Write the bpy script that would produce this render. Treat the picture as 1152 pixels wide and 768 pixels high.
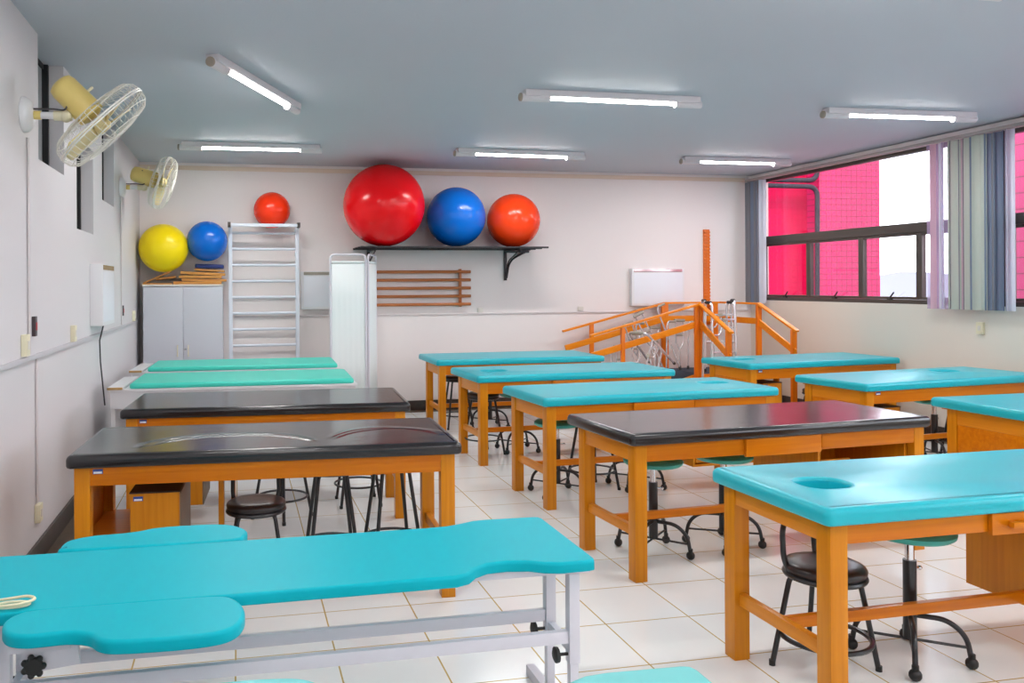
import bpy, bmesh, math, random
from mathutils import Vector, Matrix
PI = math.pi
R = math.radians
for o in list(bpy.data.objects):
    bpy.data.objects.remove(o)
SC = bpy.context.scene
COL = SC.collection
random.seed(7)

# ------------------------------------------------------------------ camera
cam = bpy.data.cameras.new('camera')
cam.sensor_fit = 'HORIZONTAL'
cam.sensor_width = 36.0
cam.lens = 929.8 / 1152 * 36.0
cam.shift_x = (576 - 458.7) / 1152
cam.shift_y = -(384 - 320.82) / 1152
cam.clip_start = .05
cam.clip_end = 3000
co = bpy.data.objects.new('camera', cam)
COL.objects.link(co)
yaw, rol = .202, -.0059
F = Vector((math.sin(yaw), math.cos(yaw), 0))
Rt = Vector((math.cos(yaw), -math.sin(yaw), 0))
U = Rt.cross(F)
r_ = Rt * math.cos(rol) + U * math.sin(rol)
u_ = U * math.cos(rol) - Rt * math.sin(rol)
mw = Matrix.Identity(4)
for i in range(3):
    mw[i][0] = r_[i]; mw[i][1] = u_[i]; mw[i][2] = -F[i]; mw[i][3] = (0, 0, 1.55)[i]
co.matrix_world = mw
SC.camera = co

# ------------------------------------------------------------------ world, sun, exposure
W = bpy.data.worlds.new('sky'); SC.world = W
W.use_nodes = True
wn = W.node_tree.nodes; wl = W.node_tree.links
wn.clear()
wo = wn.new('ShaderNodeOutputWorld'); wb = wn.new('ShaderNodeBackground')
tc = wn.new('ShaderNodeTexCoord'); sx = wn.new('ShaderNodeSeparateXYZ'); cr = wn.new('ShaderNodeValToRGB')
cr.color_ramp.elements[0].position = 0.0; cr.color_ramp.elements[0].color = (.93, .93, 1, 1)
cr.color_ramp.elements[1].position = .5; cr.color_ramp.elements[1].color = (.86, .94, 1, 1)
wl.new(tc.outputs['Generated'], sx.inputs[0]); wl.new(sx.outputs[2], cr.inputs[0])
wl.new(cr.outputs[0], wb.inputs[0]); wl.new(wb.outputs[0], wo.inputs[0])
wb.inputs[1].default_value = 2.9

sun = bpy.data.lights.new('sun', 'SUN'); sun.energy = 1.3; sun.angle = R(3); sun.color = (1, .95, .88)
so = bpy.data.objects.new('sun', sun); COL.objects.link(so)
so.rotation_euler = Vector((.35, .8, -.62)).to_track_quat('-Z', 'Y').to_euler()

LAMP_W = 7.0            # watts of each ceiling batten, shining down
TUBE_POWER = 12.0      # emission of the ceiling tubes
vs = SC.view_settings
SC.display_settings.display_device = 'sRGB'
vs.view_transform = 'Standard'; vs.look = 'None'; vs.gamma = 1.0; vs.use_curve_mapping = False
vs.exposure = 1.32

# ------------------------------------------------------------------ materials
def nt(name):
    m = bpy.data.materials.new(name); m.use_nodes = True
    return m, m.node_tree.nodes, m.node_tree.links, m.node_tree.nodes['Principled BSDF']

def mat(name, col, rough=.5, metal=0., spec=.5, var=0., vscale=8., bump=0., bscale=40., coat=0., stretch=None, emit=None, crough=.1, sss=0):
    m, n, l, b = nt(name)
    b.inputs['Base Color'].default_value = (*col, 1)
    b.inputs['Roughness'].default_value = rough
    b.inputs['Metallic'].default_value = metal
    b.inputs['Specular IOR Level'].default_value = spec
    b.inputs['Coat Weight'].default_value = coat
    b.inputs['Coat Roughness'].default_value = crough
    if emit:
        b.inputs['Emission Color'].default_value = (*emit[0], 1); b.inputs['Emission Strength'].default_value = emit[1]
    t = n.new('ShaderNodeTexCoord'); mp = n.new('ShaderNodeMapping')
    if stretch: mp.inputs['Scale'].default_value = stretch
    l.new(t.outputs['Object'], mp.inputs[0])
    if var:
        nz = n.new('ShaderNodeTexNoise'); nz.inputs['Scale'].default_value = vscale; nz.inputs['Detail'].default_value = 4
        l.new(mp.outputs[0], nz.inputs['Vector'])
        mx = n.new('ShaderNodeMix'); mx.data_type = 'RGBA'
        mx.inputs['A'].default_value = (*[c * (1 - var) for c in col], 1)
        mx.inputs['B'].default_value = (*[min(1, c * (1 + var)) for c in col], 1)
        l.new(nz.outputs[0], mx.inputs['Factor']); l.new(mx.outputs['Result'], b.inputs['Base Color'])
    if bump:
        nb = n.new('ShaderNodeTexNoise'); nb.inputs['Scale'].default_value = bscale; nb.inputs['Detail'].default_value = 3
        l.new(mp.outputs[0], nb.inputs['Vector'])
        bp = n.new('ShaderNodeBump'); bp.inputs['Strength'].default_value = bump; bp.inputs['Distance'].default_value = .01
        l.new(nb.outputs[0], bp.inputs['Height']); l.new(bp.outputs[0], b.inputs['Normal'])
    return m

def wood(name, c1, c2, rough=.28, axis='z'):
    m, n, l, b = nt(name)
    t = n.new('ShaderNodeTexCoord'); mp = n.new('ShaderNodeMapping')
    mp.inputs['Scale'].default_value = {'x': (1.2, 22, 22), 'y': (22, 1.2, 22), 'z': (22, 22, 1.2)}[axis]
    nz = n.new('ShaderNodeTexNoise'); nz.inputs['Scale'].default_value = 1.6; nz.inputs['Detail'].default_value = 5; nz.inputs['Distortion'].default_value = .6
    cr = n.new('ShaderNodeValToRGB')
    cr.color_ramp.elements[0].position = .3; cr.color_ramp.elements[0].color = (*c1, 1)
    cr.color_ramp.elements[1].position = .72; cr.color_ramp.elements[1].color = (*c2, 1)
    l.new(t.outputs['Object'], mp.inputs[0]); l.new(mp.outputs[0], nz.inputs['Vector'])
    l.new(nz.outputs[0], cr.inputs[0]); l.new(cr.outputs[0], b.inputs['Base Color'])
    b.inputs['Roughness'].default_value = rough
    b.inputs['Specular IOR Level'].default_value = .3
    return m

M = {}
M['wood_x'] = wood('varnished_wood_along', (.56, .145, .002), (.68, .21, .004), axis='x')
M['wood_y'] = wood('varnished_wood_across', (.62, .20, .008), (.74, .27, .018), axis='y')
M['wood_z'] = wood('varnished_wood_upright', (.56, .18, .003), (.68, .255, .009), axis='z')
M['orange_x'] = wood('orange_wood_rail', (.82, .22, .003), (.92, .30, .008), axis='x')
M['orange_z'] = wood('orange_wood_post', (.76, .16, .003), (.86, .22, .006), axis='z')
M['dowel'] = wood('brown_dowel', (.42, .13, .035), (.56, .20, .07), axis='x')
M['board'] = wood('plywood_board', (.50, .21, .045), (.66, .33, .09), axis='x')
M['open_top_shade'] = mat('painted_open_top_shade', (.035, .015, .008), .5)  # shade inside the open cupboard top, put into the colour
M['teal'] = mat('teal_vinyl', (.004, .44, .53), .34, spec=.42, var=.05, vscale=3, bump=.03, bscale=7, coat=.10, crough=.25)
M['teal_couch'] = mat('teal_couch_vinyl', (.0, .42, .51), .45, spec=.12, var=.05, vscale=3, bump=.02, bscale=9, coat=.05, crough=.3)
M['teal_pale'] = mat('pale_teal_vinyl', (.14, .54, .54), .45, var=.04, vscale=3, bump=.06, bscale=14)
M['mint'] = mat('mint_vinyl', (.05, .61, .49), .45, var=.04, vscale=4, bump=.1, bscale=10)
M['seat_green'] = mat('green_stool_vinyl', (.05, .40, .33), .4, var=.05)
M['black_tube'] = mat('black_painted_tube', (.012, .012, .014), .28, spec=.6)
M['black_seat'] = mat('black_seat_vinyl', (.022, .016, .017), .3, bump=.1, bscale=20)
M['black_rubber'] = mat('black_rubber', (.01, .01, .01), .5)
M['chrome'] = mat('chrome', (.75, .75, .77), .15, metal=1)
M['alu'] = mat('aluminium_tube', (.80, .80, .83), .25, metal=.6)
M['white_metal'] = mat('white_painted_metal', (.70, .68, .74), .4)
M['white_bright'] = mat('white_ladder_paint', (.72, .76, .84), .35)
M['laminate'] = mat('white_laminate', (.72, .71, .73), .4)
M['tan_edge'] = mat('raw_board_edge', (.45, .27, .10), .6)
M['cab_grey'] = mat('grey_cabinet_laminate', (.56, .57, .63), .38)
M['cab_top'] = mat('cream_cabinet_edge', (.72, .68, .62), .45)
M['cream_plastic'] = mat('cream_plastic', (.78, .72, .52), .4)
M['yellow_plastic'] = mat('aged_yellow_fan_plastic', (.80, .62, .20), .35, var=.05)
M['blade'] = mat('cream_fan_blade', (.82, .70, .36), .35)
M['cage'] = mat('white_wire', (.80, .78, .72), .35)
M['white_plastic'] = mat('white_plastic', (.78, .78, .80), .35)
M['panel'] = mat('viewer_diffuser_panel', (.80, .82, .88), .3)
M['slot'] = mat('viewer_slot_brown', (.33, .22, .10), .5)
M['slot_grey'] = mat('viewer_slot_grey', (.36, .33, .27), .4)
M['slot_pink'] = mat('viewer_slot_pale', (.70, .50, .50), .15, metal=.6)
M['fixture'] = mat('fixture_white', (.74, .70, .72), .4)
M['fixture_end'] = mat('fixture_end_cap', (.36, .30, .24), .5)
M['frame_dark'] = mat('window_frame_bronze', (.085, .070, .062), .35, metal=.3)
M['window_black'] = mat('black_window_frame', (.012, .012, .013), .4)
M['track'] = mat('curtain_track', (.40, .34, .33), .45)
M['curtain_cloth'] = mat('screen_cloth', (.80, .85, .85), .8, bump=.1, bscale=60)
M['sock'] = mat('dark_socket', (.05, .035, .04), .4)
M['red_plug'] = mat('red_switch', (.5, .05, .06), .4)
M['wire'] = mat('dark_cord', (.05, .045, .05), .5)
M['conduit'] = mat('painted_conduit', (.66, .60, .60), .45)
M['conduit_b'] = mat('painted_conduit_grey', (.56, .54, .57), .45)  # slightly darker, greyer copy of the conduit colour
M['iron'] = mat('black_iron_shelf', (.016, .013, .016), .4)
M['navy'] = mat('navy_pad', (.015, .03, .16), .5)
M['deck'] = mat('dark_anti_slip_deck', (.035, .05, .075), .8, bump=.3, bscale=200)
M['label_blue'] = mat('blue_label', (.03, .07, .30), .4)
M['label_white'] = mat('white_label', (.75, .76, .80), .4)
M['cord'] = mat('cream_cord', (.80, .72, .48), .5)
M['side_brown'] = mat('dull_brown_laminate', (.20, .13, .085), .5)
M['brown'] = mat('brown_plastic', (.12, .06, .03), .4)

def ball_mat(name, col, rough=.18):
    m, n, l, b = nt(name)
    b.inputs['Base Color'].default_value = (*col, 1)
    b.inputs['Roughness'].default_value = rough
    b.inputs['Specular IOR Level'].default_value = .4
    # fine moulded rings round the ball
    t = n.new('ShaderNodeTexCoord'); w = n.new('ShaderNodeTexWave'); w.bands_direction = 'Z'
    w.inputs['Scale'].default_value = 14
    bp = n.new('ShaderNodeBump'); bp.inputs['Strength'].default_value = .05; bp.inputs['Distance'].default_value = .004
    l.new(t.outputs['Object'], w.inputs[0]); l.new(w.outputs['Fac'], bp.inputs['Height']); l.new(bp.outputs[0], b.inputs['Normal'])
    return m
M['ball_red'] = ball_mat('red_ball', (.93, .003, .008), .2)
M['ball_blue'] = ball_mat('blue_ball', (.0, .14, .62), .22)
M['ball_orange'] = ball_mat('orange_red_ball', (.95, .055, .006), .22)
M['ball_yellow'] = ball_mat('yellow_ball', (.98, .74, .002), .3)
M['ball_small_red'] = ball_mat('small_red_ball', (.95, .04, .006), .22)

def black_pad(name, arcs):
    """black vinyl; arcs = pulled creases (cx, cy, radius, half-width, angle0, angle1)"""
    m, n, l, b = nt(name)
    b.inputs['Base Color'].default_value = (.011, .009, .010, 1)
    b.inputs['Roughness'].default_value = .22
    b.inputs['Specular IOR Level'].default_value = .5
    b.inputs['Coat Weight'].default_value = .3; b.inputs['Coat Roughness'].default_value = .12
    t = n.new('ShaderNodeTexCoord')
    nb = n.new('ShaderNodeTexNoise'); nb.inputs['Scale'].default_value = 7; nb.inputs['Detail'].default_value = 2
    l.new(t.outputs['Object'], nb.inputs['Vector'])
    mul = n.new('ShaderNodeMath'); mul.operation = 'MULTIPLY'; mul.inputs[1].default_value = .0012
    l.new(nb.outputs[0], mul.inputs[0])
    last = mul.outputs[0]
    for cx, cy, rad, wd, ex, ey, h, cut in arcs:
        mp = n.new('ShaderNodeMapping'); mp.vector_type = 'POINT'
        mp.inputs['Location'].default_value = (-cx * ex, -cy * ey, 0); mp.inputs['Scale'].default_value = (ex, ey, 0)
        l.new(t.outputs['Object'], mp.inputs[0])
        ln = n.new('ShaderNodeVectorMath'); ln.operation = 'LENGTH'; l.new(mp.outputs[0], ln.inputs[0])
        sb = n.new('ShaderNodeMath'); sb.operation = 'SUBTRACT'; sb.inputs[1].default_value = rad; l.new(ln.outputs['Value'], sb.inputs[0])
        dv = n.new('ShaderNodeMath'); dv.operation = 'DIVIDE'; dv.inputs[1].default_value = wd; l.new(sb.outputs[0], dv.inputs[0])
        sq = n.new('ShaderNodeMath'); sq.operation = 'MULTIPLY'; l.new(dv.outputs[0], sq.inputs[0]); l.new(dv.outputs[0], sq.inputs[1])
        ng = n.new('ShaderNodeMath'); ng.operation = 'MULTIPLY'; ng.inputs[1].default_value = -1; l.new(sq.outputs[0], ng.inputs[0])
        ex_ = n.new('ShaderNodeMath'); ex_.operation = 'EXPONENT'; l.new(ng.outputs[0], ex_.inputs[0])
        sp = n.new('ShaderNodeSeparateXYZ'); l.new(mp.outputs[0], sp.inputs[0])
        mr = n.new('ShaderNodeMapRange'); mr.inputs['From Min'].default_value = cut; mr.inputs['From Max'].default_value = cut + .1
        mr.interpolation_type = 'SMOOTHSTEP'
        l.new(sp.outputs[1], mr.inputs['Value'])
        m2 = n.new('ShaderNodeMath'); m2.operation = 'MULTIPLY'; l.new(ex_.outputs[0], m2.inputs[0]); l.new(mr.outputs[0], m2.inputs[1])
        m3 = n.new('ShaderNodeMath'); m3.operation = 'MULTIPLY'; m3.inputs[1].default_value = h; l.new(m2.outputs[0], m3.inputs[0])
        ad = n.new('ShaderNodeMath'); ad.operation = 'ADD'; l.new(last, ad.inputs[0]); l.new(m3.outputs[0], ad.inputs[1])
        last = ad.outputs[0]
    bp = n.new('ShaderNodeBump'); bp.inputs['Strength'].default_value = .9; bp.inputs['Distance'].default_value = 1.0
    l.new(last, bp.inputs['Height']); l.new(bp.outputs[0], b.inputs['Normal'])
    l.new(bp.outputs[0], b.inputs['Coat Normal'])
    return m
M['black_plain'] = black_pad('black_vinyl', [])
M['black_creased'] = black_pad('creased_black_vinyl', [
    (.72, .10, .36, .022, .85, 1.0, .007, .02), (.74, .06, .34, .018, .8, 1.0, .005, .1),
    (1.52, .12, .30, .02, 1.0, .8, .006, .06), (1.56, .05, .33, .014, 1.0, .8, .004, .1)])

def tile_mat(name, size, x0, y0, c1, c2, grout, gw, rough, axes='xy', var=.03, bumpd=.002, spec=.5):
    m, n, l, b = nt(name)
    g = n.new('ShaderNodeNewGeometry'); mp = n.new('ShaderNodeMapping')
    s = n.new('ShaderNodeSeparateXYZ'); l.new(g.outputs['Position'], s.inputs[0])
    cb = n.new('ShaderNodeCombineXYZ')
    idx = {'x': 0, 'y': 1, 'z': 2}
    l.new(s.outputs[idx[axes[0]]], cb.inputs[0]); l.new(s.outputs[idx[axes[1]]], cb.inputs[1])
    mp.inputs['Location'].default_value = (-x0, -y0, 0)
    l.new(cb.outputs[0], mp.inputs[0])
    br = n.new('ShaderNodeTexBrick'); br.offset = 0; br.squash = 1
    br.inputs['Scale'].default_value = 1; br.inputs['Brick Width'].default_value = size; br.inputs['Row Height'].default_value = size
    br.inputs['Mortar Size'].default_value = gw; br.inputs['Mortar Smooth'].default_value = .1
    br.inputs['Color1'].default_value = (*c1, 1); br.inputs['Color2'].default_value = (*c2, 1); br.inputs['Mortar'].default_value = (*grout, 1)
    l.new(mp.outputs[0], br.inputs['Vector'])
    nz = n.new('ShaderNodeTexNoise'); nz.inputs['Scale'].default_value = 3; nz.inputs['Detail'].default_value = 5
    l.new(g.outputs['Position'], nz.inputs['Vector'])
    mr = n.new('ShaderNodeMapRange'); mr.inputs['To Min'].default_value = 1 - var * 2; mr.inputs['To Max'].default_value = 1 + var
    l.new(nz.outputs[0], mr.inputs['Value'])
    vm = n.new('ShaderNodeVectorMath'); vm.operation = 'SCALE'; l.new(br.outputs['Color'], vm.inputs[0]); l.new(mr.outputs[0], vm.inputs['Scale'])
    l.new(vm.outputs[0], b.inputs['Base Color'])
    b.inputs['Roughness'].default_value = rough
    b.inputs['Specular IOR Level'].default_value = spec
    bp = n.new('ShaderNodeBump'); bp.invert = True; bp.inputs['Strength'].default_value = .5; bp.inputs['Distance'].default_value = bumpd
    l.new(br.outputs['Fac'], bp.inputs['Height']); l.new(bp.outputs[0], b.inputs['Normal'])
    return m
M['floor'] = tile_mat('white_floor_tiles', .4131, -.0185 - .4131 * 10 - .0018, 3.1032 - .4131 * 20 - .0018, (.84, .85, .84), (.88, .89, .88), (.55, .40, .15), .0036, .16)
M['granite'] = mat('dark_brown_baseboard', (.050, .036, .030), .35, var=.5, vscale=25)
M['strip'] = mat('brown_floor_strip', (.105, .070, .045), .35, var=.45, vscale=18)
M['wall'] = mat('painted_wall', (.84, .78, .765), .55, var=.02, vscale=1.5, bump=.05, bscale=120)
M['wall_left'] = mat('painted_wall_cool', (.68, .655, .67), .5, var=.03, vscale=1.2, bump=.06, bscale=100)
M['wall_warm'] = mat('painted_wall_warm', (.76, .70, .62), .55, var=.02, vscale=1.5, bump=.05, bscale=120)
M['ceiling'] = mat('grey_ceiling_paint', (.55, .585, .65), .6, var=.03, vscale=1.0, bump=.08, bscale=60)
M['mould'] = mat('cream_moulding', (.76, .62, .50), .5)
M['pink_side'] = tile_mat('pink_tiles_side', .12, 0, 0, (.38, .0, .036), (.40, .0, .040), (.27, .0, .024), .005, .5, 'xz', .02, .001, .12)
M['pink'] = tile_mat('pink_tiles_front', .12, .03, .05, (.38, .001, .060), (.40, .001, .066), (.16, .0, .022), .008, .35, 'xz', .03, .001, .25)
M['pink_near'] = tile_mat('pink_tiles_near', .20, .03, .05, (.26, .004, .06), (.28, .005, .065), (.12, .001, .02), .009, .3, 'yz', .03, .001, .3)
M['pipe'] = mat('grey_pipe', (.03, .024, .03), .8, spec=.05)
M['hill'] = mat('hazy_hill', (.125, .12, .15), .9, var=.1, vscale=.02)
M['town'] = mat('distant_town', (.13, .125, .15), .9, var=.3, vscale=.08)

def emis(name, col, st):
    m = bpy.data.materials.new(name); m.use_nodes = True; n = m.node_tree.nodes; n.clear()
    o = n.new('ShaderNodeOutputMaterial'); e = n.new('ShaderNodeEmission'); e.inputs[0].default_value = (*col, 1); e.inputs[1].default_value = st
    m.node_tree.links.new(e.outputs[0], o.inputs[0]); return m
M['tube'] = emis('lit_tube', (1, .985, .96), TUBE_POWER)

def glass(name, tint=(1, 1, 1), gl=.06):
    m = bpy.data.materials.new(name); m.use_nodes = True; n = m.node_tree.nodes; l = m.node_tree.links; n.clear()
    o = n.new('ShaderNodeOutputMaterial'); t = n.new('ShaderNodeBsdfTransparent'); g = n.new('ShaderNodeBsdfGlossy'); mx = n.new('ShaderNodeMixShader')
    t.inputs[0].default_value = (*tint, 1); g.inputs['Roughness'].default_value = .02
    lw = n.new('ShaderNodeLayerWeight'); lw.inputs[0].default_value = .5
    pw = n.new('ShaderNodeMath'); pw.operation = 'POWER'; pw.inputs[1].default_value = 5; l.new(lw.outputs['Facing'], pw.inputs[0])
    ml = n.new('ShaderNodeMath'); ml.operation = 'MULTIPLY_ADD'; ml.inputs[1].default_value = .5; ml.inputs[2].default_value = .03; l.new(pw.outputs[0], ml.inputs[0])
    l.new(ml.outputs[0], mx.inputs[0]); l.new(t.outputs[0], mx.inputs[1]); l.new(g.outputs[0], mx.inputs[2]); l.new(mx.outputs[0], o.inputs[0])
    return m
M['glass'] = glass('window_glass', (.97, .98, 1))
M['frosted'] = mat('frosted_pane', (.30, .32, .33), .3)

def cloth_trans(name, col, tr=.35, alpha=0.):
    m = bpy.data.materials.new(name); m.use_nodes = True; n = m.node_tree.nodes; l = m.node_tree.links; n.clear()
    o = n.new('ShaderNodeOutputMaterial'); d = n.new('ShaderNodeBsdfDiffuse'); t = n.new('ShaderNodeBsdfTranslucent'); mx = n.new('ShaderNodeMixShader')
    d.inputs[0].default_value = (*col, 1); t.inputs[0].default_value = (*col, 1); mx.inputs[0].default_value = tr
    l.new(d.outputs[0], mx.inputs[1]); l.new(t.outputs[0], mx.inputs[2])
    if alpha:
        tp = n.new('ShaderNodeBsdfTransparent'); m2 = n.new('ShaderNodeMixShader'); m2.inputs[0].default_value = alpha
        l.new(mx.outputs[0], m2.inputs[1]); l.new(tp.outputs[0], m2.inputs[2]); l.new(m2.outputs[0], o.inputs[0])
    else:
        l.new(mx.outputs[0], o.inputs[0])
    return m
M['blind_grey'] = cloth_trans('grey_blind_slat', (.27, .27, .30), .25)  # slat colours: fabric tone, with the light on each slat painted in
M['blind_blue'] = cloth_trans('blue_grey_blind_slat', (.22, .27, .37), .25)
M['blind_cream'] = cloth_trans('pale_blind_slat', (.58, .62, .56), .3)
M['blind_white'] = cloth_trans('white_blind_slat', (.68, .70, .78), .25)
M['blind_sheer'] = cloth_trans('sheer_blind_slat', (.62, .52, .78), .4, .45)
M['blind_pink'] = cloth_trans('pinkish_blind_slat', (.66, .46, .54), .35)

# ------------------------------------------------------------------ mesh helpers
class MB:
    def __init__(s): s.bm = bmesh.new(); s.mats = []
    def mi(s, m):
        if m is None: return 0
        if m not in s.mats: s.mats.append(m)
        return s.mats.index(m)
    def box(s, x0, x1, y0, y1, z0, z1, bev=0., m=None, rot=None):
        v = [s.bm.verts.new((x, y, z)) for z in (z0, z1) for y in (y0, y1) for x in (x0, x1)]
        fs = [(0, 2, 3, 1), (4, 5, 7, 6), (0, 1, 5, 4), (2, 6, 7, 3), (0, 4, 6, 2), (1, 3, 7, 5)]
        ff = [s.bm.faces.new([v[i] for i in f]) for f in fs]
        if rot is not None:
            c = Vector(((x0 + x1) / 2, (y0 + y1) / 2, (z0 + z1) / 2))
            bmesh.ops.transform(s.bm, matrix=Matrix.Translation(c) @ rot.to_4x4() @ Matrix.Translation(-c), verts=v)
        k = s.mi(m)
        for f in ff: f.material_index = k
        if bev > 0:
            es = list({e for f in ff for e in f.edges})
            r = bmesh.ops.bevel(s.bm, geom=es, offset=bev, segments=2, affect='EDGES', profile=.7)
            for f in r['faces']: f.material_index = k
        return s
    def beam(s, a, b, w, h, bev=0., up=(0, 0, 1), m=None):
        """rectangular bar from a to b, w across, h along up"""
        a, b = Vector(a), Vector(b); d = (b - a); L = d.length; d.normalize(); up = Vector(up)
        x = d.cross(up)
        if x.length < 1e-4: x = Vector((1, 0, 0))
        x.normalize(); z = x.cross(d)
        vs_ = []
        for t in (a, b):
            for sx_, sz_ in ((-1, -1), (1, -1), (1, 1), (-1, 1)):
                vs_.append(s.bm.verts.new(t + x * sx_ * w / 2 + z * sz_ * h / 2))
        k = s.mi(m)
        ff = [s.bm.faces.new([vs_[i] for i in f]) for f in ((0, 1, 2, 3), (7, 6, 5, 4), (0, 4, 5, 1), (1, 5, 6, 2), (2, 6, 7, 3), (3, 7, 4, 0))]
        for f in ff: f.material_index = k
        if bev:
            r = bmesh.ops.bevel(s.bm, geom=list({e for f in ff for e in f.edges}), offset=bev, segments=2, affect='EDGES', profile=.7)
            for f in r['faces']: f.material_index = k
        return s
    def tube(s, pts, r, n=10, closed=False, m=None, caps=True):
        P = [Vector(p) for p in pts]; N = len(P); k = s.mi(m)
        rr = r if isinstance(r, (list, tuple)) else [r] * N
        T = []
        for i in range(N):
            if closed: t = P[(i + 1) % N] - P[i - 1]
            elif i == 0: t = P[1] - P[0]
            elif i == N - 1: t = P[-1] - P[-2]
            else: t = (P[i + 1] - P[i]).normalized() + (P[i] - P[i - 1]).normalized()
            T.append(t.normalized())
        a = Vector((0, 0, 1)) if abs(T[0].z) < .9 else Vector((1, 0, 0))
        nx = T[0].cross(a).normalized(); rings = []
        for i in range(N):
            nx = (nx - T[i] * nx.dot(T[i])).normalized(); ny = T[i].cross(nx)
            rings.append([s.bm.verts.new(P[i] + (nx * math.cos(2 * PI * j / n) + ny * math.sin(2 * PI * j / n)) * rr[i]) for j in range(n)])
        M_ = N if closed else N - 1
        for i in range(M_):
            A, B = rings[i], rings[(i + 1) % N]; off = 0
            if closed and i == N - 1:
                off = min(range(n), key=lambda o: (A[0].co - B[o].co).length)
            for j in range(n):
                f = s.bm.faces.new((A[j], A[(j + 1) % n], B[(j + 1 + off) % n], B[(j + off) % n])); f.material_index = k
        if not closed and caps:
            f = s.bm.faces.new(rings[0][::-1]); f.material_index = k
            f = s.bm.faces.new(rings[-1]); f.material_index = k
        return s
    def lathe(s, prof, c=(0, 0, 0), n=32, m=None, axis=None):
        """prof: list of (radius, height) along axis (default z)"""
        c = Vector(c); k = s.mi(m)
        q = Vector((0, 0, 1)).rotation_difference(Vector(axis).normalized()).to_matrix() if axis is not None else Matrix.Identity(3)
        rings = []
        for r, z in prof:
            if r < 1e-6: rings.append([s.bm.verts.new(c + q @ Vector((0, 0, z)))])
            else: rings.append([s.bm.verts.new(c + q @ Vector((r * math.cos(2 * PI * j / n), r * math.sin(2 * PI * j / n), z))) for j in range(n)])
        for A, B in zip(rings, rings[1:]):
            if len(A) == 1 and len(B) == 1: continue
            for j in range(n):
                j2 = (j + 1) % n
                if len(A) == 1: f = s.bm.faces.new((A[0], B[j2], B[j]))
                elif len(B) == 1: f = s.bm.faces.new((A[j], A[j2], B[0]))
                else: f = s.bm.faces.new((A[j], A[j2], B[j2], B[j]))
                f.material_index = k
        if len(rings[0]) > 1: s.bm.faces.new(rings[0][::-1]).material_index = k
        if len(rings[-1]) > 1: s.bm.faces.new(rings[-1]).material_index = k
        return s
    def ball(s, c, r, m=None, seg=24, sc=(1, 1, 1)):
        mt = Matrix.Translation(c) @ Matrix.Diagonal((*[r * q for q in sc], 1))
        res = bmesh.ops.create_uvsphere(s.bm, u_segments=seg, v_segments=seg // 2, radius=1, matrix=mt)
        k = s.mi(m)
        for f in {f for v in res['verts'] for f in v.link_faces}: f.material_index = k
        return s
    def quad(s, pts, m=None):
        f = s.bm.faces.new([s.bm.verts.new(p) for p in pts]); f.material_index = s.mi(m); return s
    def build(s, name, material=None, parent=None, label=None, smooth=40, loc=None, rotz=None):
        bmesh.ops.recalc_face_normals(s.bm, faces=s.bm.faces)
        me = bpy.data.meshes.new(name); s.bm.to_mesh(me); s.bm.free()
        if s.mats and s.mats[0] is not None and not material:
            for x in s.mats: me.materials.append(x)
        elif s.mats:
            for x in s.mats: me.materials.append(x if x is not None else material)
        else: me.materials.append(material)
        for p in me.polygons: p.use_smooth = True
        me.set_sharp_from_angle(angle=R(smooth))
        o = bpy.data.objects.new(name, me); COL.objects.link(o)
        if parent is not None: o.parent = parent
        if label: o['label'] = label
        if loc is not None: o.location = loc
        if rotz is not None: o.rotation_euler = (0, 0, rotz)
        return o

def fillet(pts, r, n=5, closed=False):
    P = [Vector(p) for p in pts]; out = []
    N = len(P)
    for i in range(N):
        if not closed and i in (0, N - 1): out.append(P[i]); continue
        a, b, c = P[i - 1], P[i], P[(i + 1) % N]
        u, v = (a - b), (c - b); lu, lv = u.length, v.length; u.normalize(); v.normalize()
        rr = min(r, lu * .49, lv * .49)
        p0, p1 = b + u * rr, b + v * rr
        for k in range(n + 1):
            t = k / n; out.append(p0 * (1 - t) ** 2 + b * 2 * t * (1 - t) + p1 * t * t)
    return out

def circle(c, r, n=32, z=None, axis=None):
    c = Vector(c)
    q = Vector((0, 0, 1)).rotation_difference(Vector(axis).normalized()).to_matrix() if axis is not None else Matrix.Identity(3)
    return [c + q @ Vector((r * math.cos(2 * PI * i / n), r * math.sin(2 * PI * i / n), 0)) for i in range(n)]

def smooth_outline(pts, closed=True, n=6):
    """Catmull-Rom through points"""
    P = [Vector((*p, 0)) for p in pts]; N = len(P); out = []
    for i in range(N):
        p0, p1, p2, p3 = P[i - 1], P[i], P[(i + 1) % N], P[(i + 2) % N]
        for k in range(n):
            t = k / n
            out.append(.5 * ((2 * p1) + (p2 - p0) * t + (2 * p0 - 5 * p1 + 4 * p2 - p3) * t * t + (3 * p1 - p0 - 3 * p2 + p3) * t ** 3))
    return [(v.x, v.y) for v in out]

def rrect(x0, x1, y0, y1, r, n=5):
    o = []
    for cx, cy, a in ((x1 - r, y1 - r, 0), (x0 + r, y1 - r, 90), (x0 + r, y0 + r, 180), (x1 - r, y0 + r, 270)):
        for k in range(n + 1):
            t = R(a + 90 * k / n); o.append((cx + r * math.cos(t), cy + r * math.sin(t)))
    return o

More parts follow.
